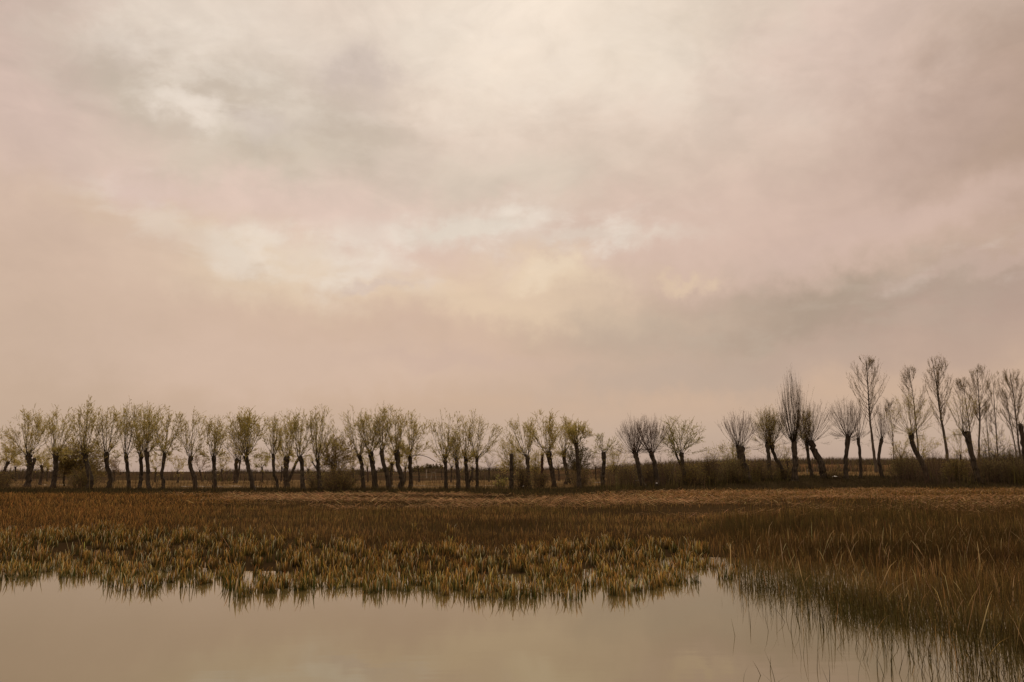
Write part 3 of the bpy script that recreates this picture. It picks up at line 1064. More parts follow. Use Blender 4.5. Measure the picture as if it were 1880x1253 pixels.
STY = {
    'leafy': dict(n=16, r0=0.024, forks=4, tw=14, tlen=0.40, leaves=19.0, lsize=0.062, tcol=C_TWY, lcol=C_LF, zlow=0.28, flat=0.45),
    'airy': dict(n=14, r0=0.023, forks=4, tw=13, tlen=0.38, leaves=14.0, lsize=0.060, tcol=C_TWY, lcol=C_LF, zlow=0.24, flat=0.45),
    'dense': dict(n=20, r0=0.024, forks=4, tw=15, tlen=0.44, leaves=19.5, lsize=0.064, tcol=C_TWY, lcol=C_LF, zlow=0.3, flat=0.45),
    'spring': dict(n=24, r0=0.022, forks=3, tw=13, tlen=0.40, leaves=12.0, tcol=C_TWY, lcol=C_LFGREEN, zlow=0.38, flat=0.6, vase=0.5),
    'bare': dict(n=74, r0=0.013, forks=3, tw=8, tlen=0.38, leaves=0.5, lsize=0.06, tcol=C_TWRED, lcol=C_LFRUST, zlow=0.2, vase=0.50, fspread=0.20, wob=0.5, tspread=0.4, flat=0.42, trad=0.0036),
    'budding': dict(n=46, r0=0.014, forks=3, tw=10, tlen=0.42, leaves=4.5, lsize=0.06, tcol=C_TWRED, lcol=C_LF, zlow=0.22, vase=0.52, fspread=0.3, tspread=0.55, trad=0.0036),
    'bushy': dict(n=80, r0=0.012, forks=2, tw=9, tlen=0.45, leaves=11.0, tcol=C_TWY, lcol=C_LFDARK, zlow=0.35, vase=0.5, flat=0.55, lsize=0.085),
    'small': dict(n=11, r0=0.014, forks=3, tw=11, tlen=0.40, leaves=9.0, tcol=C_TWY, lcol=C_LF, zlow=0.3),
}

GROUPS = {'pollard_willow': 'pollarded willows in a row along the bank', 'cut_willow': 'willow trunks with their tops cut off',
          'bushy_willow': 'dense round willows between the trunks', 'small_tree': 'small trees standing behind the willow row',
          'tall_poplar': 'tall slender poplars behind the willows', 'shrub': 'shrubs and thickets under the trees'}
SEED = [100]


def make_tree(name, label, trunks, crown, style, w, D=None, over=None, bark=None, cat='tree', heads=None, knob=1.35, lw=0.55):
    """trunks: list of pixel polylines base->head (first is the main one); crown: (left, right, top) pixels"""
    SEED[0] += 1
    g = np.random.default_rng(SEED[0])
    u0, v0 = trunks[0][0]
    if D is None:
        D = hit(u0, v0)
    knob = min(knob, 1.15) if w >= 11 else knob
    px = D * (CP + SP * 0.16) / FPX
    base = at(u0, v0, D)
    base[2] = gz1(base[0], D)
    root = empty(name, base)
    tag(root, label, cat, GROUPS.get(name))
    parts = []
    hd = []
    for k, tr in enumerate(trunks):
        pts = [at(u, v, D) for u, v in tr]
        if k == 0:
            pts[0] = np.array([pts[0][0], D, min(pts[0][2], base[2]) - 0.12])
        for q in range(1, len(pts)):
            pts[q][1] += g.normal(0, 0.10)
        ww = w if k == 0 else w * lw
        r0, r1 = ww * px * 0.5, ww * px * (0.40 if k == 0 else 0.36)
        add_trunk(parts, g, pts, r0, r1, flare=1.45 if k == 0 else 1.0, knob=knob)
        hd.append((pts[-1], r1))
    V, F = join_parts(parts)
    mesh('trunk', V, F, bark or M_BARK, root, org=base)
    if crown is None:
        return root
    st = dict(STY[style])
    st.update(over or {})
    cu, cl, cr, ct = hd[0][0], crown[0], crown[1], crown[2]
    use = hd if heads is None else [hd[i] for i in heads]
    ab, al = Acc(), Acc()
    for h, r1 in use:
        hu = float(proj(h[0:1], h[1:2], h[2:3])[0][0])
        hv = float(proj(h[0:1], h[1:2], h[2:3])[1][0])
        s2 = dict(st)
        if len(use) > 1:
            s2['n'] = max(5, int(st['n'] * 0.62))
        b_, l_ = tree_crown(g, h, r1 * knob, max(6, hu - cl) * px * 1.24, max(6, cr - hu) * px * 1.24, (hv - ct) * px, s2)
        for src, dst in ((b_, ab), (l_, al)):
            for vv, ff, c_ in zip(src.v, src.f, src.c):
                pass
            if src.n:
                dst.add(np.concatenate(src.v), np.concatenate(src.f), np.concatenate(src.c))
    crn = ab.build('crown', M_TWIG, root, base)
    if al.n:
        al.build('foliage', M_LEAF, crn, base)
    return root


def W(label, trunks, crown, style='leafy', w=8, name='pollard_willow', **k):
    if not isinstance(trunks[0], list):
        trunks = [trunks]
    return make_tree(name, label, trunks, crown, style, w, **k)


# the willow row, from the photo's left edge to its right edge
W('slim willow leaning inwards at the left edge of the photo', [(1, 889), (8, 868), (17, 848)], (-18, 42, 806), 'leafy', 5.5, over=dict(droop=0.5))
W('stout leafy willow with a forked side limb low on its trunk, near the left edge', [[(50, 895), (51, 872), (51, 852), (51, 836)], [(54, 870), (59, 858), (64, 842)]], (6, 84, 745), 'dense', 10.5, heads=[0], over=dict(n=22))
W('thin dark trunk with a low crown between the two stoutest leafy willows', [(73, 891), (76, 872), (78, 855)], (60, 98, 822), 'small', 5, over=dict(lcol=C_LF))
W('leafy willow with a wide flared base beside the round olive bush', [(95, 897), (99, 876), (101, 855), (102, 834)], (72, 134, 744), 'leafy', 9.5)
W('willow with a bowed trunk rising in front of the round olive bush', [(162, 898), (167, 878), (159, 858), (155, 846), (155, 832)], (124, 178, 729), 'leafy', 9.5)
W('willow with an S shaped trunk just past the round olive bush', [(198, 897), (203, 880), (197, 858), (195, 832)], (172, 226, 729), 'leafy', 8.5)
W('narrow willow with a thin straight trunk and light airy crown', [(237, 898), (234, 870), (233, 837)], (213, 254, 728), 'airy', 6.5)
W('straight willow standing close beside a kinked trunk', [(255, 898), (256, 870), (258, 835)], (238, 276, 731), 'airy', 6.5)
W('willow with a kink at the foot of its dark trunk', [(275, 900), (270, 884), (270, 860), (269, 831)], (250, 302, 732), 'leafy', 7.5)
W('thin willow whose narrow crown splits into two upright plumes', [(299, 898), (300, 882), (297, 872), (301, 834)], (276, 334, 738), 'leafy', 6)
W('lone willow with a strongly curved trunk and airy crown', [(359, 898), (357, 876), (350, 858), (349.5, 838)], (326, 376, 748), 'airy', 7.5)
W('willow with a straight trunk swollen at the foot, alone behind the pale track', [(393.6, 897), (395, 880), (392, 862), (392.7, 838)], (373, 414, 758), 'leafy', 7.5)
W('twin trunked olive willow set back behind the row', [[(432, 888), (432, 868), (434, 843)], [(433, 886), (438, 866), (441, 845)]], (404, 456, 756), 'dense', 7, over=dict(lcol=C_LFDARK, leaves=8))
W('dense crowned willow leaning to the left over the twin trunked one', [(466, 901), (462, 878), (455, 855), (452, 838)], (420, 490, 743), 'dense', 8)
W('narrow willow with a bent foot standing in a gap of sky', [(509, 898), (508, 886), (504, 868), (502, 836)], (485, 522, 753), 'airy', 5.5)
W('thick forked willow with a heavy limb reaching right', [[(527.6, 895), (526, 872), (527.6, 839)], [(530, 884), (537, 866), (543, 852), (548, 843)]], (508, 548, 752), 'leafy', 10, heads=[0])
W('willow whose crown overlaps the forked trunk beside it', [(556, 901), (555, 880), (554, 860), (551.5, 839)], (536, 576, 739), 'airy', 8)
W('willow with a tall two plumed crown next to the dark thicket', [[(590, 901), (586, 874), (584, 856), (583, 843)], [(584, 866), (578, 856), (572, 848)]], (566, 616, 739), 'airy', 7, heads=[0], lw=0.4)
W('leaning willow with two bare prongs at its head', [(668, 898), (666, 870), (663, 850), (659.7, 836)], (618, 674, 742), 'airy', 7.5)
W('thick willow leaning left with a tall leafy crown', [(690, 898), (687, 868), (683, 848), (680, 830)], (654, 706, 744), 'leafy', 9.5)
W('willow with the tallest plume of its cluster', [(715, 899), (711, 872), (704, 850), (701, 828)], (686, 724, 727), 'airy', 8)
W('dark short trunk half hidden behind two thicker willows', [(718, 892), (719, 870), (720, 850)], (706, 738, 800), 'small', 6)
W('thick bent willow with a bulge low on its trunk', [(734, 898), (738, 880), (732, 858), (727, 828)], (704, 752, 736), 'leafy', 9.5)
W('straight dark willow with a long low branch stretching over the gap', [[(754, 897), (754, 870), (752.4, 837)], [(753, 838), (770, 836), (786, 840), (799, 848)]], (733, 784, 752), 'leafy', 7.5, heads=[0], lw=0.15)
W('willow with thin leaves at the near end of a group of four', [(819.4, 899), (819, 872), (817.5, 845)], (790, 832, 754), 'airy', 6.5)
W('knobbly cut willow trunk wrapped in olive sprouts', [(840.5, 899), (841, 872), (838, 850), (837, 842)], (824, 856, 790), 'bushy', 7.5, over=dict(n=30, leaves=4, lcol=C_LF))
W('tall willow with the highest crown of the group of four', [[(859, 898), (857, 870), (855, 839.5)], [(861, 888), (866, 874), (868, 860)]], (832, 886, 741), 'airy', 7.5, heads=[0], over=dict(n=14))
W('willow with a slim straight trunk and a broad crown beside open sky', [(876, 898), (876, 872), (875.4, 841)], (860, 918, 757), 'airy', 6, over=dict(n=14))
W('flat topped cut trunk in front of a pale olive bush', [(938.5, 899), (938, 872), (939, 834)], None, 'small', 7, name='cut_willow', knob=1.05)
W('willow with a knobbly head and a wide airy crown beside the cut trunk', [(972.5, 898), (970, 872), (968, 838)], (928, 986, 754), 'airy', 7.5, over=dict(n=14))
W('reddish cut trunk leaning against a forked willow', [(993.6, 895), (995, 872), (996, 834)], None, 'small', 5.5, name='cut_willow', bark=M_BARKRED, knob=1.05)
W('willow whose trunk splits into two just below its wide crown', [[(1017.5, 895), (1015, 874), (1011, 852), (1008, 830)], [(1012, 862), (1007, 848), (1003, 832)]], (966, 1022, 752), 'leafy', 8)
W('willow standing on two splayed legs', [[(1039, 890), (1042, 872), (1037, 850), (1035, 830)], [(1047, 889), (1044, 876), (1041, 866)]], (1016, 1058, 750), 'leafy', 7, heads=[0])
W('willow with a tall pole like trunk in front of a dense green bush', [(1064, 896), (1063, 870), (1061, 845), (1058, 815)], (1042, 1082, 774), 'leafy', 7.5)
W('stubby willow with a thick flared foot and a small green crown', [(1107.5, 893), (1106, 876), (1108, 858), (1107.5, 831)], (1086, 1132, 789), 'spring', 8, over=dict(n=12, leaves=4.5))
W('bare pinkish fan shaped willow, first of the bare pair', [(1182, 894), (1175, 872), (1170, 850), (1167, 832)], (1136, 1200, 763), 'bare', 8.5)
W('bare pinkish fan shaped willow with a knob on its leaning trunk', [(1207, 893), (1205, 872), (1201, 852), (1195.6, 831)], (1160, 1230, 760), 'bare', 9)
W('bright green forked willow standing alone at the end of the row', [[(1258, 890), (1254, 868), (1252, 850), (1250, 832)], [(1252, 858), (1246, 845), (1240, 831)]], (1212, 1294, 757), 'spring', 7.5, over=dict(n=24, leaves=7.5))
W('bare willow made of two thick trunks leaning together', [[(1374, 884), (1368, 862), (1362, 845), (1361, 822)], [(1368, 884), (1362, 862), (1356, 842), (1354, 820)]], (1324, 1390, 752), 'bare', 12, over=dict(n=52))
W('upright willow in front of a second trunk that leans away from it', [(1413, 880), (1411, 850), (1410.4, 814)], (1380, 1426, 745), 'budding', 8)
W('slanting willow trunk meeting an upright one at the head', [(1441, 880), (1434, 858), (1424, 838), (1417, 816)], (1400, 1448, 744), 'budding', 7)
W('slim trunk hidden behind the thick leaning bare willow', [(1491, 876), (1486, 852), (1479, 816)], (1462, 1492, 742), 'budding', 6)
W('thickest bare willow, leaning steeply with a bushy broom of shoots', [(1512, 877), (1506, 852), (1497, 832), (1487.7, 811)], (1462, 1530, 728), 'bare', 12, over=dict(n=60, zlow=0.2))
W('bare willow with wiry side shoots down its upright trunk', [(1552.5, 880), (1552, 850), (1556, 802)], (1522, 1580, 725), 'bare', 8, over=dict(zlow=0.3))
W('slender bare willow between the wiry one and a tall poplar', [(1581, 878), (1578, 845), (1576, 805)], (1555, 1598, 730), 'bare', 5.5, over=dict(n=28, zlow=0.3))
W('bare willow with a zigzag trunk and narrow upright shoots', [(1621, 877), (1613, 850), (1614, 832), (1618, 806)], (1602, 1640, 728), 'bare', 6, over=dict(n=26))
W('willow with a long slanting trunk and a spreading thorny crown', [(1704, 883), (1696, 860), (1683, 832), (1674, 812), (1672.8, 796)], (1632, 1714, 716), 'budding', 9, over=dict(n=38, leaves=6))
W('broken leaning trunk with a jagged head and one tall leafy side branch', [[(1798, 887), (1790, 858), (1782, 830), (1777, 793)], [(1783, 818), (1774, 806), (1769, 796)]], (1736, 1800, 706), 'airy', 9.5, heads=[1], knob=1.2, over=dict(n=14, leaves=4))
W('dark cut trunk leaning into the photo at the right edge', [(1892, 888), (1884, 832), (1873, 779)], None, 'small', 9, name='cut_willow', knob=1.05)

# dense round willows
W('largest round olive bush, filling the space under a bowed willow', [[(150, 894), (151, 880), (152, 868)], [(147, 892), (140, 876), (133, 862)], [(118, 893), (119, 878), (121, 862)]], (112, 194, 803), 'bushy', 6, name='bushy_willow', over=dict(n=110, zlow=0.5, flat=0.6))
W('broom headed dense willow above the dark thicket', [(615, 893), (614, 874), (613, 856)], (582, 656, 790), 'bushy', 8.5, name='bushy_willow', knob=1.7, over=dict(n=90, zlow=0.25))
W('pale olive bushy willow behind the flat topped cut trunk', [(941, 893), (941, 878), (940, 862)], (916, 964, 798), 'bushy', 5, name='bushy_willow', over=dict(n=70, lcol=C_LF, leaves=6, zlow=0.4))
W('small olive bush behind the knobbly headed willow', [(985, 890), (984, 878), (983, 866)], (968, 1000, 822), 'bushy', 4, name='bushy_willow', over=dict(n=40, lcol=C_LF, leaves=5, zlow=0.4))
W('dense green bush behind the pole like trunk', [(1062, 889), (1061, 876), (1060, 862)], (1034, 1086, 810), 'bushy', 5, name='bushy_willow', over=dict(n=80, leaves=8, zlow=0.45, lcol=(0.11, 0.09, 0.025)))
W('short greyish bushy tree before the bare pair', [(1128.6, 882), (1128.6, 872), (1128.6, 862)], (1108, 1166, 814), 'bushy', 5, name='bushy_willow', over=dict(n=60, leaves=3.5, zlow=0.4, lcol=C_LF))
W('olive bush with long arching sprays beside the double bare trunks', [(1352, 880), (1350, 868), (1347, 856)], (1300, 1372, 808), 'bushy', 5, name='bushy_willow', over=dict(n=44, leaves=4, zlow=0.3, lcol=C_LF))

# small trees further back, seen between the trunks
for lab, tr, cr, sty, ov in [
    ('small pale round tree far back between two curved trunks', [(210, 884), (210, 874), (210, 866)], (199, 221, 838), 'small', dict(lcol=C_LFRUST)),
    ('small V shaped tree with a thin stem in the second gap', [(326, 888), (326, 876), (325, 866)], (311, 341, 836), 'small', dict(n=7)),
    ('small orange tinted tree behind the strongly curved willow', [(372, 884), (370, 874), (367, 864)], (353, 387, 832), 'small', dict(lcol=C_LFRUST, leaves=6)),
    ('small olive tree behind the straight swollen trunk', [(409, 884), (408, 874), (407, 862)], (394, 424, 832), 'small', dict(leaves=6)),
    ('thin multi stemmed tree beyond the leaning dense willow', [(481, 886), (481, 872), (480, 858)], (464, 497, 826), 'small', dict(lcol=C_LFGREEN)),
    ('faint tree showing between the forked willow and the thicket', [(566, 884), (566, 872), (566, 862)], (552, 582, 834), 'small', dict(leaves=6)),
    ('little stunted tree behind the prong headed willow', [(676, 886), (675, 872), (674, 858)], (663, 690, 838), 'small', dict(leaves=4)),
    ('thin dark sapling under the long low branch', [(770, 886), (769, 872), (768, 860)], (758, 782, 842), 'small', dict(n=5, leaves=1)),
    ('sparse grey tree in the open gap next to the broad crowned willow', [(898, 880), (898, 870), (898, 860)], (882, 918, 830), 'small', dict(leaves=1.0, tcol=C_TWRED)),
    ('sparse grey tree behind the two legged willow', [(1026, 882), (1026, 872), (1025, 862)], (1012, 1042, 834), 'small', dict(leaves=1.0, tcol=C_TWRED)),
    ('sparse grey tree beside the stubby willow', [(1094, 882), (1094, 870), (1093, 858)], (1082, 1108, 832), 'small', dict(leaves=1.4, tcol=C_TWRED)),
    ('faint tree filling the gap below the tall budding willow', [(1446, 876), (1446, 862), (1447, 848)], (1430, 1468, 816), 'small', dict(leaves=1.5, tcol=C_TWRED)),
    ('hazy olive tree behind the slim leaning willow at the left edge', [(28, 884), (28, 870), (28, 858)], (4, 50, 816), 'small', dict(n=16)),
    ('hazy olive tree between the thin dark trunk and the flared willow', [(87, 884), (87, 870), (86, 858)], (64, 112, 816), 'small', dict(n=16)),
    ('small tree in the gap between the thin straight and the kinked trunks', [(284, 886), (285, 872), (286, 860)], (266, 312, 822), 'small', dict(n=12)),
    ('small olive tree behind the narrow willow with a bent foot', [(516, 884), (517, 870), (518, 858)], (500, 536, 824), 'small', dict(n=12)),
    ('small tree behind the two prongs of the leaning willow', [(648, 884), (648, 870), (648, 860)], (630, 668, 824), 'small', dict(n=12)),
    ('olive tree behind the thick bent willow with the bulge', [(744, 886), (744, 872), (744, 858)], (724, 766, 808), 'small', dict(n=16)),
    ('brownish tree behind the group of four willows', [(828, 886), (829, 872), (829, 858)], (806, 852, 806), 'small', dict(n=16, tcol=C_TWRED)),
    ('brownish tree behind the tall willow of the group of four', [(868, 884), (867, 870), (866, 858)], (844, 892, 812), 'small', dict(n=14, tcol=C_TWRED, leaves=4)),
    ('greyish brush tree behind the upright and slanting trunks', [(1428, 874), (1428, 860), (1429, 846)], (1398, 1462, 806), 'small', dict(n=16, tcol=C_TWRED, leaves=2)),
    ('olive tree spreading behind the long slanting willow', [(1690, 872), (1690, 856), (1691, 840)], (1656, 1724, 790), 'small', dict(n=18, leaves=6)),
    ('olive tree spreading behind the thin straight poplar', [(1826, 868), (1826, 852), (1826, 838)], (1794, 1858, 786), 'small', dict(n=14, leaves=4)),
    ('leafy sapling behind the long slanting trunk', [(1656, 874), (1655, 856), (1654, 838)], (1636, 1674, 806), 'small', dict(leaves=4)),
    ('leafy sapling behind the broken leaning trunk', [(1764, 874), (1763, 852), (1762, 836)], (1744, 1784, 780), 'small', dict(leaves=4, n=12)),
]:
    W(lab, tr, cr, sty, 3.2, name='small_tree', over=ov, D=max(76, min(96, hit(*tr[0]))))


# ------------------------------------------------------------------ poplars
def make_poplar(label, trunk, top, cl, cr, w, D, dens=1.0, fork=0.35, bud=1.0, narrow=0.5, bark=None, tcol=C_TW):
    """trunk: pixel polyline base -> tip; branches ascend from the upper part"""
    SEED[0] += 1
    g = np.random.default_rng(SEED[0])
    px = D * (CP + SP * 0.1) / FPX
    pts = [at(u, v, D) for u, v in trunk]
    for q in pts[1:]:
        q[1] += g.normal(0, 0.15)
    base = pts[0].copy()
    base[2] = gz1(base[0], D)
    pts[0][2] = min(pts[0][2], base[2]) - 0.15
    root = empty('tall_poplar', base)
    tag(root, label, 'tree', GROUPS['tall_poplar'])
    parts = []
    r0 = w * px * 0.5
    add_trunk(parts, g, pts, r0, 0.012, K=26, sides=8, flare=1.4)
    V, F = join_parts(parts)
    mesh('trunk', V, F, bark or M_BARKGREY, root, org=base)
    P = spline(pts, 40)[None]
    bud = bud * 0.85
    n = int(34 * dens)
    t = np.sort(fork + (0.90 - fork) * g.uniform(0, 1, n) ** 1.15)
    p, tg = along(P, t[None])
    p, tg = p[0], tg[0]
    Ht = np.linalg.norm(pts[-1] - pts[0])
    phi = g.uniform(0, 2 * np.pi, n)
    wl = 0.5 * (cr - cl) * px
    env = np.sin(np.clip((t - fork) / (1 - fork), 0.04, 1) ** 0.75 * np.pi * 0.93 + 0.1)
    L = np.minimum(wl * env * g.uniform(0.75, 1.25, n) + 0.25, 0.60 * (pts[-1][2] - p[:, 2]) / 1.8 + 0.12)
    out = np.stack([np.cos(phi), np.sin(phi), np.zeros(n)], -1)
    B = p + out * L[:, None] + np.array([0, 0, 1]) * (L * g.uniform(1.2, 2.4, n) * (1.2 - narrow * 0.4))[:, None]
    M = p + out * L[:, None] * 0.7 + (B - p) * np.array([0, 0, 0.4])
    S = bez(p, M, B, 7)
    S[:, 1:-1] += g.normal(0, 0.03, S[:, 1:-1].shape)
    ab, al = Acc(), Acc()
    rr = np.clip(r0 * 0.24 * (1 - t * 0.75), 0.009, 0.026)[:, None] * np.linspace(1, 0.2, 7)[None, :]
    V, F = tubes(S, rr, 4)
    ab.add(V, F, np.broadcast_to(np.asarray(tcol), V.shape))
    # thin side shoots lower down the trunk
    nl = int(22 * dens)
    pl, tl = along(P, g.uniform(max(0.12, fork - 0.28), 0.8, (1, nl)))
    dl = norm(tl[0] * 0.7 + rdir(g, nl) * np.array([1, 1, 0.4]))
    Ll = g.uniform(0.4, 1.4, (nl, 1))
    S0 = bez(pl[0], pl[0] + dl * Ll * 0.55, pl[0] + dl * Ll + np.array([0, 0, 0.3]) * Ll, 7)
    V, F = tubes(S0, 0.008 * np.linspace(1, 0.35, 7)[None, :] * np.ones((nl, 1)), 3)
    ab.add(V, F, np.broadcast_to(np.asarray(tcol), V.shape))
    sprouts(ab, al, g, S0, 6, 0.35, 1.5 * bud, 0.085, tcol, C_LFRUST, 0.0, 0.2, 0.0045, 0.7)
    # forks
    tt = g.uniform(0.25, 0.85, (n, 3))
    q, tq = along(S, tt)
    d = norm(tq + rdir(g, n, 3) * 0.5 + np.array([0, 0, 0.3])).reshape(-1, 3)
    q = q.reshape(-1, 3)
    L2 = (np.repeat(L, 3) * g.uniform(0.3, 0.7, 3 * n))[:, None] + 0.15
    S2 = bez(q, q + d * L2 * 0.5, q + d * L2 + np.array([0, 0, 0.25]) * L2, 5)
    V, F = tubes(S2, 0.010 * np.linspace(1, 0.35, 5)[None, :] * np.ones((len(S2), 1)), 3)
    ab.add(V, F, np.broadcast_to(np.asarray(tcol), V.shape))
    sprouts(ab, al, g, S, 11, 0.44, 2.6 * bud, 0.08, tcol, C_BUD, 0.0, 0.3, 0.0048, 0.6)
    sprouts(ab, al, g, S2, 7, 0.38, 3.2 * bud, 0.08, tcol, C_BUD, 0.0, 0.3, 0.0048, 0.6)
    crn = ab.build('crown', M_TWIG, root, base)
    if al.n:
        al.build('foliage', M_LEAF, crn, base)
    return root


W('tall narrow poplar with a thick dark trunk rising among the bare willows', [(1459, 883), (1459, 850), (1459, 812)], (1434, 1482, 672), 'bare', 11, name='tall_poplar', knob=1.05,
  over=dict(n=70, r0=0.022, vase=0.85, flat=0.72, zlow=0.12, leaves=1.2, tcol=C_TW, lcol=C_LFRUST, fspread=0.12, lift=0.35))
make_poplar('tallest poplar, its trunk forking high above the slender bare willow', [(1609, 862), (1604, 820), (1597, 765), (1594, 700), (1591, 653)], 652, 1555, 1624, 5.5, 92, 1.3, 0.45, 1.0)
make_poplar('thin leader poplar standing behind the zigzag willow', [(1640, 868), (1640, 830), (1638, 780), (1630, 735)], 735, 1624, 1652, 2.2, 92, 0.6, 0.35, 0.6)
make_poplar('poplar with a slim leader above the long slanting willow', [(1690, 866), (1685, 800), (1678, 740), (1669, 676)], 676, 1652, 1694, 3.4, 90, 0.9, 0.45, 0.8)
make_poplar('tall poplar with a curving grey trunk and tufted top', [(1742, 866), (1738, 830), (1727, 765), (1722, 710), (1712, 655)], 655, 1694, 1744, 6.5, 90, 1.3, 0.42, 1.3)
make_poplar('thin poplar behind the broken leaning trunk', [(1790, 860), (1782, 800), (1776, 740), (1767, 695)], 695, 1750, 1796, 2.8, 92, 0.9, 0.35, 0.8)
make_poplar('tall poplar with a tufted head above the broken leaning trunk', [(1800, 862), (1799, 825), (1797, 765), (1797, 725), (1796, 668)], 668, 1772, 1816, 4.5, 95, 1.2, 0.45, 1.3)
make_poplar('thin straight poplar halfway between two tufted poplars', [(1834, 862), (1832, 825), (1827, 760), (1824, 696)], 696, 1806, 1844, 3.2, 98, 0.7, 0.4, 0.7)
make_poplar('spindly sapling poplar just before the thin straight poplar', [(1817, 860), (1813, 800), (1810, 740)], 740, 1800, 1826, 2.0, 98, 0.45, 0.3, 0.7)
make_poplar('broad tufted poplar behind the cut trunk at the right edge', [(1880, 862), (1872, 820), (1863, 750), (1855, 678)], 678, 1834, 1886, 4.5, 95, 1.4, 0.42, 1.3)
make_poplar('thin poplar leaning towards the broad tufted one', [(1868, 862), (1862, 815), (1855, 765), (1846, 715)], 715, 1830, 1866, 2.6, 95, 0.7, 0.35, 0.8)


# ------------------------------------------------------------------ shrubs
def make_shrub(label, u0, u1, vt, vb, D=None, n=60, tcol=C_TW, lcol=C_LFDARK, leaves=3.0, upright=0.5, name='shrub', lsize=0.08):
    SEED[0] += 1
    g = np.random.default_rng(SEED[0])
    uc = 0.5 * (u0 + u1)
    if D is None:
        D = hit(uc, vb)
    px = D * (CP + SP * 0.16) / FPX
    base = at(uc, vb, D)
    base[2] = gz1(base[0], D)
    H = (CAMZ + ray(uc, vt)[1] * D) - base[2]
    Wd = 0.62 * (u1 - u0) * px
    root = empty(name, base)
    tag(root, label, 'shrub', GROUPS['shrub'] if name == 'shrub' else GROUPS.get(name))
    phi = g.uniform(0, 6.28, n)
    s = np.sqrt(g.uniform(0, 1, n))
    dirx, diry = np.cos(phi) * s, np.sin(phi) * s
    A = base + np.stack([dirx * Wd * 0.45, diry * Wd * 0.45, np.full(n, -0.06)], -1)
    zt = H * np.sqrt(np.clip(1 - 0.8 * s ** 2, 0.05, 1)) * g.uniform(0.25, 1.25, n)
    B = base + np.stack([dirx * Wd, diry * Wd * 0.8, zt], -1)
    M = A * 0.5 + B * 0.5 + np.stack([-dirx * Wd * 0.1, 0 * dirx, zt * 0.2], -1)
    S = bez(A, M, B, 7)
    S[:, 1:-1] += g.normal(0, 0.03, S[:, 1:-1].shape)
    ab, al = Acc(), Acc()
    V, F = tubes(S, 0.011 * g.uniform(0.5, 1.2, (n, 1)) * np.linspace(1, 0.25, 7)[None, :], 3)
    ab.add(V, F, np.broadcast_to(np.asarray(tcol), V.shape))
    sprouts(ab, al, g, S, 18, min(0.45, 0.34 * H), leaves, lsize, tcol, lcol, 0.05, 0.12, 0.004 if D < 200 else 0.02, 0.9)
    st = ab.build('stem', M_TWIG, root, base)
    if al.n:
        al.build('foliage', M_LEAF, root, base)
    return root


C_TH = (0.105, 0.072, 0.048)
for a in [
    ('dark brown thicket below the broom headed willow', 598, 650, 856, 902, None, 110, C_TH, C_LFDARK, 2.5),
    ('low brown brushwood at the foot of the two plumed willow', 566, 602, 866, 900, None, 60, C_TH, C_LFDARK, 1.5),
    ('brown thicket between the flat topped trunk and the knobbly willow', 944, 974, 858, 899, None, 80, C_TH, C_LFDARK, 1.5),
    ('brown thicket between the knobbly willow and the reddish trunk', 974, 1004, 862, 897, None, 60, C_TH, C_LFDARK, 1.5),
    ('brown brushwood around the foot of the pole like trunk', 1042, 1082, 856, 895, None, 70, C_TH, C_LFDARK, 1.2),
    ('grey brown thicket under the short greyish tree', 1134, 1176, 855, 890, None, 90, C_TH, C_LFDARK, 1.0),
    ('grey brown thicket between the two bare fan shaped willows', 1172, 1210, 852, 889, None, 90, C_TH, C_LFDARK, 1.0),
    ('reddish thicket behind the pale leaning board', 1200, 1240, 846, 888, None, 90, C_TH, C_LFDARK, 1.0),
    ('olive thicket at the foot of the bright green willow', 1246, 1300, 852, 890, None, 110, C_TH, C_LFDARK, 3.0),
    ('dark upright brushwood standing in the gap after the green willow', 1292, 1322, 836, 890, None, 100, C_TH, C_LFDARK, 0.6),
    ('broad olive shrub against the double bare trunks', 1316, 1366, 846, 887, None, 120, C_TH, C_LFSCRUB, 3.0),
    ('brown brush between the double trunks and the upright willow', 1378, 1412, 846, 882, None, 70, C_TH, C_LFDARK, 1.5),
    ('low brown brush between the slanting trunk and the narrow poplar', 1420, 1456, 850, 880, None, 60, C_TH, C_LFDARK, 1.5),
    ('low brown brush behind the thickest bare willow', 1516, 1550, 860, 878, None, 50, C_TH, C_LFDARK, 1.0),
    ('olive bush behind the long slanting willow trunk', 1640, 1688, 830, 878, None, 110, C_TH, C_LFSCRUB, 3.0),
    ('purplish brush beyond the slanting willow', 1690, 1734, 828, 868, 96, 90, C_TH, C_LFDARK, 0.8),
    ('olive brush at the foot of the curving grey poplar', 1734, 1776, 838, 882, None, 100, C_TW, C_LFDARK, 2.5),
    ('tangled brown brush beside the broken trunk', 1770, 1812, 830, 874, 90, 90, C_TH, C_LFDARK, 1.5),
    ('olive hedge bush between the broken trunk and the right edge', 1804, 1846, 838, 884, None, 120, C_TH, C_LFSCRUB, 2.2),
    ('olive hedge bush at the right edge of the photo', 1842, 1896, 832, 884, None, 130, C_TH, C_LFSCRUB, 2.2),
    ('low bush at the far left edge of the willow row', -14, 22, 868, 896, None, 50, C_TH, C_LFDARK, 2.0),
    ('dark brush at the foot of the largest round olive bush', 130, 172, 862, 896, None, 90, C_TH, C_LFDARK, 2.5),
    ('small tuft of brush in the open gap near the flat topped trunk', 908, 930, 876, 896, None, 30, C_TH, C_LFGREEN, 1.5),
]:
    make_shrub(*a)

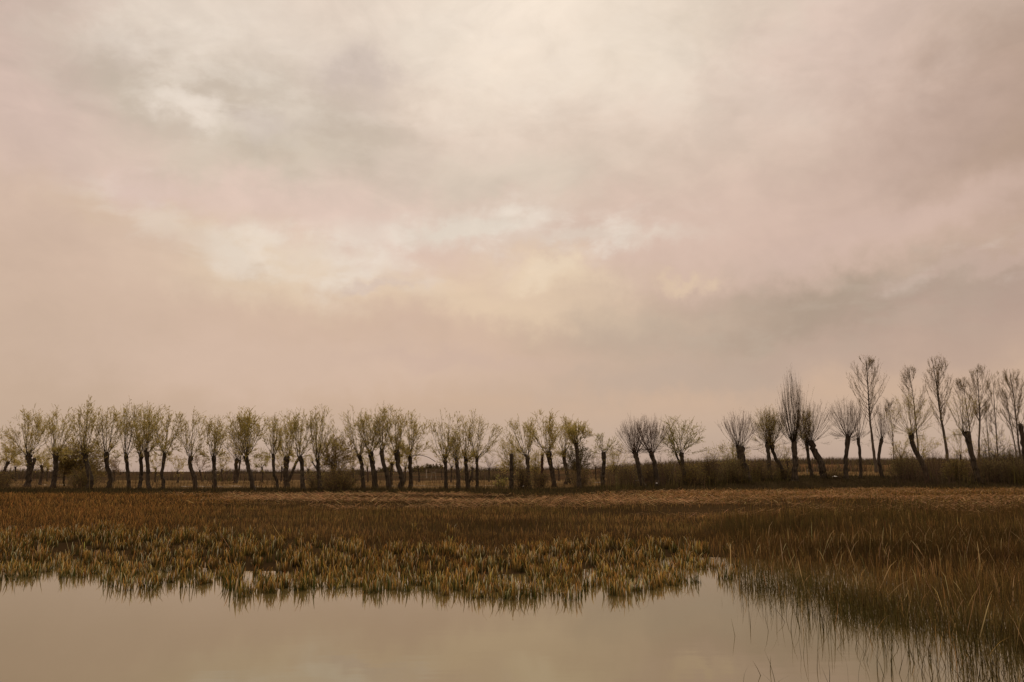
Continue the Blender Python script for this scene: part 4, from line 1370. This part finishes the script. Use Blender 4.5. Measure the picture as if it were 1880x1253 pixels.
# far trees beyond the ridge
for a in [
    ('far dark tree clump nearest the straight dark willow', 756, 778, 858, 868), ('far dark tree clump above the end of the low roof', 774, 796, 855, 868),
    ('far rounded tree clump directly behind the low pale roof', 792, 816, 853, 868), ('far dark tree clump between the leaning willows', 694, 722, 858, 870),
]:
    make_shrub(a[0], *a[1:], 340, 70, (0.10, 0.08, 0.055), (0.15, 0.115, 0.05), 3, name='small_tree', lsize=0.5)
for a in [
    ('far grey thicket seen past the broken leaning trunk', 1796, 1832, 812, 856), ('far grey thicket behind the thin straight poplar', 1824, 1860, 810, 856),
    ('far grey thicket behind the cut trunk at the right edge', 1852, 1896, 808, 856),
]:
    make_shrub(a[0], *a[1:], 120, 110, (0.075, 0.058, 0.042), (0.085, 0.075, 0.035), 2.5, name='small_tree', lsize=0.12)


def far_scrub():
    acc = Acc()
    x, y = scatter(0.30, 96, 296, 6.0, 0.72)
    c = fnoise(x * 0.05 + 3, y * 0.035) - 0.5
    u, v = proj(x, y, gz(x, y))
    edge = sstep(285, 293, y)
    p = sstep(0.06, 0.20, c + 0.10 * edge * sstep(500, 1100, u) + 0.10 * sstep(1150, 1700, u))
    m = rng.uniform(0, 1, len(x)) < p
    x, y, c = pick(m, x, y, c)
    X, Y, Cc = np.repeat(x, 14), np.repeat(y, 14), np.repeat(c, 14)
    n = len(X)
    X, Y = X + rng.normal(0, 0.7, n), Y + rng.normal(0, 0.7, n)
    ol = (np.repeat(rng.uniform(0, 1, len(x)), 14) < 0.4)[:, None]
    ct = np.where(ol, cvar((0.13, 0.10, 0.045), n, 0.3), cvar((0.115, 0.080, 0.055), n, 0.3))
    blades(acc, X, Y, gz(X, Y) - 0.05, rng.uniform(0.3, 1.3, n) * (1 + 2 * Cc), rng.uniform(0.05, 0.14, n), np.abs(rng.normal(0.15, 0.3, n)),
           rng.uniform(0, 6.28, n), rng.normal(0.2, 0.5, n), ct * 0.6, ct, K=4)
    tag(acc.build('far_scrub', M_GRASS), 'low brown scrub scattered over the distant fields beyond the trees', 'scrub', kind='stuff')


far_scrub()


# ------------------------------------------------------------------ small built things
def box(V, F, x0, x1, y0, y1, z0, z1):
    n = len(V)
    V += [(x0, y0, z0), (x1, y0, z0), (x1, y1, z0), (x0, y1, z0), (x0, y0, z1), (x1, y0, z1), (x1, y1, z1), (x0, y1, z1)]
    F += [(n, n + 3, n + 2, n + 1), (n + 4, n + 5, n + 6, n + 7), (n, n + 1, n + 5, n + 4), (n + 1, n + 2, n + 6, n + 5), (n + 2, n + 3, n + 7, n + 6), (n + 3, n, n + 4, n + 7)]


def far_shed(label, u0, u1, vt, D, h):
    x0, x1 = at(u0, vt, D)[0], at(u1, vt, D)[0]
    zt = at(u0, vt, D)[2]
    base = np.array([(x0 + x1) / 2, D, zt - h])
    root = empty('farm_shed', base)
    tag(root, label, 'shed', 'low farm sheds on the far ridge')
    hw = (x1 - x0) / 2
    V, F = [], []
    box(V, F, -hw, hw, 0, 4.0, -0.5, h - 0.25)
    mesh('wall', V, F, M_PLASTER, root)
    V, F = [], []
    box(V, F, -hw - 0.3, hw + 0.3, -0.3, 4.3, h - 0.247, h)
    mesh('roof', V, F, M_ROOF, root)
    V, F = [], []
    box(V, F, -hw * 0.2, hw * 0.1, -0.03, 0.0, 0, h - 0.5)
    mesh('door', V, F, M_BARK, root)


far_shed('low pale flat roofed shed on the far ridge under the long low branch', 797, 818, 863.2, 318, 1.9)
far_shed('tiny pale shed on the far ridge behind the prong headed willow', 646, 664, 862.5, 330, 2.0)


def pole(name, label, cat, a, b, r, D, mat, group=None):
    SEED[0] += 1
    g = np.random.default_rng(SEED[0])
    A, B = at(*a, D), at(*b, D)
    base = np.array([A[0], D, gz1(A[0], D)])
    A[2] = min(A[2], base[2]) - 0.05
    parts = []
    add_trunk(parts, g, [A, (A + B) / 2, B], r, r * 0.8, K=6, sides=7, flare=1.0)
    V, F = join_parts(parts)
    V = V - base
    o = mesh(name, V, F, mat)
    o.location = tuple(base)
    tag(o, label, cat, group)
    return o


pole('leaning_post', 'pale board leaning against the brush beside the bright green willow', 'post', (1226, 886), (1234, 866), 0.055, hit(1226, 888), M_PALEWOOD)
pole('leaning_post', 'thin pale pole propped up behind the bright green willow', 'post', (1233, 886), (1241, 846), 0.05, 76, M_PALEWOOD)
pole('fence_post', 'dark post standing alone under the end of the long low branch', 'post', (811, 880), (811, 862), 0.07, 112, M_BARK)
pole('fence_post', 'pale post on the brown field next to the trestle', 'post', (783, 873), (783, 863), 0.09, 130, M_PALEWOOD)
pole('fence_post', 'short pale stake beside the hidden slim trunk', 'post', (1482, 873), (1482, 862), 0.05, 84, M_PALEWOOD)

# trestle
D = 112.0
b0 = at(796, 878, D)
b0[2] = gz1(b0[0], D)
tr = empty('wooden_trestle', b0)
tag(tr, 'pale wooden trestle standing on the brown field beyond the willows', 'trestle')
ht = 0.95
for sx in (-1, 1):
    parts = []
    add_trunk(parts, rng, [np.array([sx * 0.38, 0, -0.05]), np.array([sx * 0.28, 0, ht * 0.5]), np.array([sx * 0.2, 0, ht])], 0.045, 0.04, K=5, sides=6, flare=1)
    V, F = join_parts(parts)
    mesh('leg', V, F, M_PALEWOOD, tr)
V, F = [], []
box(V, F, -0.34, 0.34, -0.05, 0.05, ht + 0.02, ht + 0.1)
mesh('crossbar', V, F, M_PALEWOOD, tr)


def scrap(label, u, v, w, h):
    SEED[0] += 1
    g = np.random.default_rng(SEED[0])
    D = hit(u, v)
    p = at(u, v, D)
    p[2] = gz1(p[0], D) + 0.22
    nx, ny = 7, 5
    V, F = [], []
    for j in range(ny):
        for i in range(nx):
            a, b = i / (nx - 1) - 0.5, j / (ny - 1) - 0.5
            V.append((a * w, b * w * 0.7, h * (0.5 + 0.5 * math.cos(a * 5) * math.cos(b * 4)) + g.normal(0, h * 0.18)))
    for j in range(ny - 1):
        for i in range(nx - 1):
            k = j * nx + i
            F.append((k, k + 1, k + nx + 1, k + nx))
    o = mesh('plastic_scrap', V, F, M_WHITE)
    o.modifiers.new('thick', 'SOLIDIFY').thickness = 0.01
    o.location = tuple(p)
    tag(o, label, 'litter', 'scraps of white litter on the bank')


scrap('white crumpled scrap lying at the foot of the first bare fan shaped willow', 1171, 889, 0.34, 0.12)
scrap('tiny white scrap at the foot of the second bare fan shaped willow', 1206, 895, 0.12, 0.10)
scrap('tiny white scrap on the grass between two thickets in the middle', 961, 900, 0.10, 0.08)
scrap('pale flat scrap behind the thickest bare willow', 1533, 881, 0.34, 0.06)
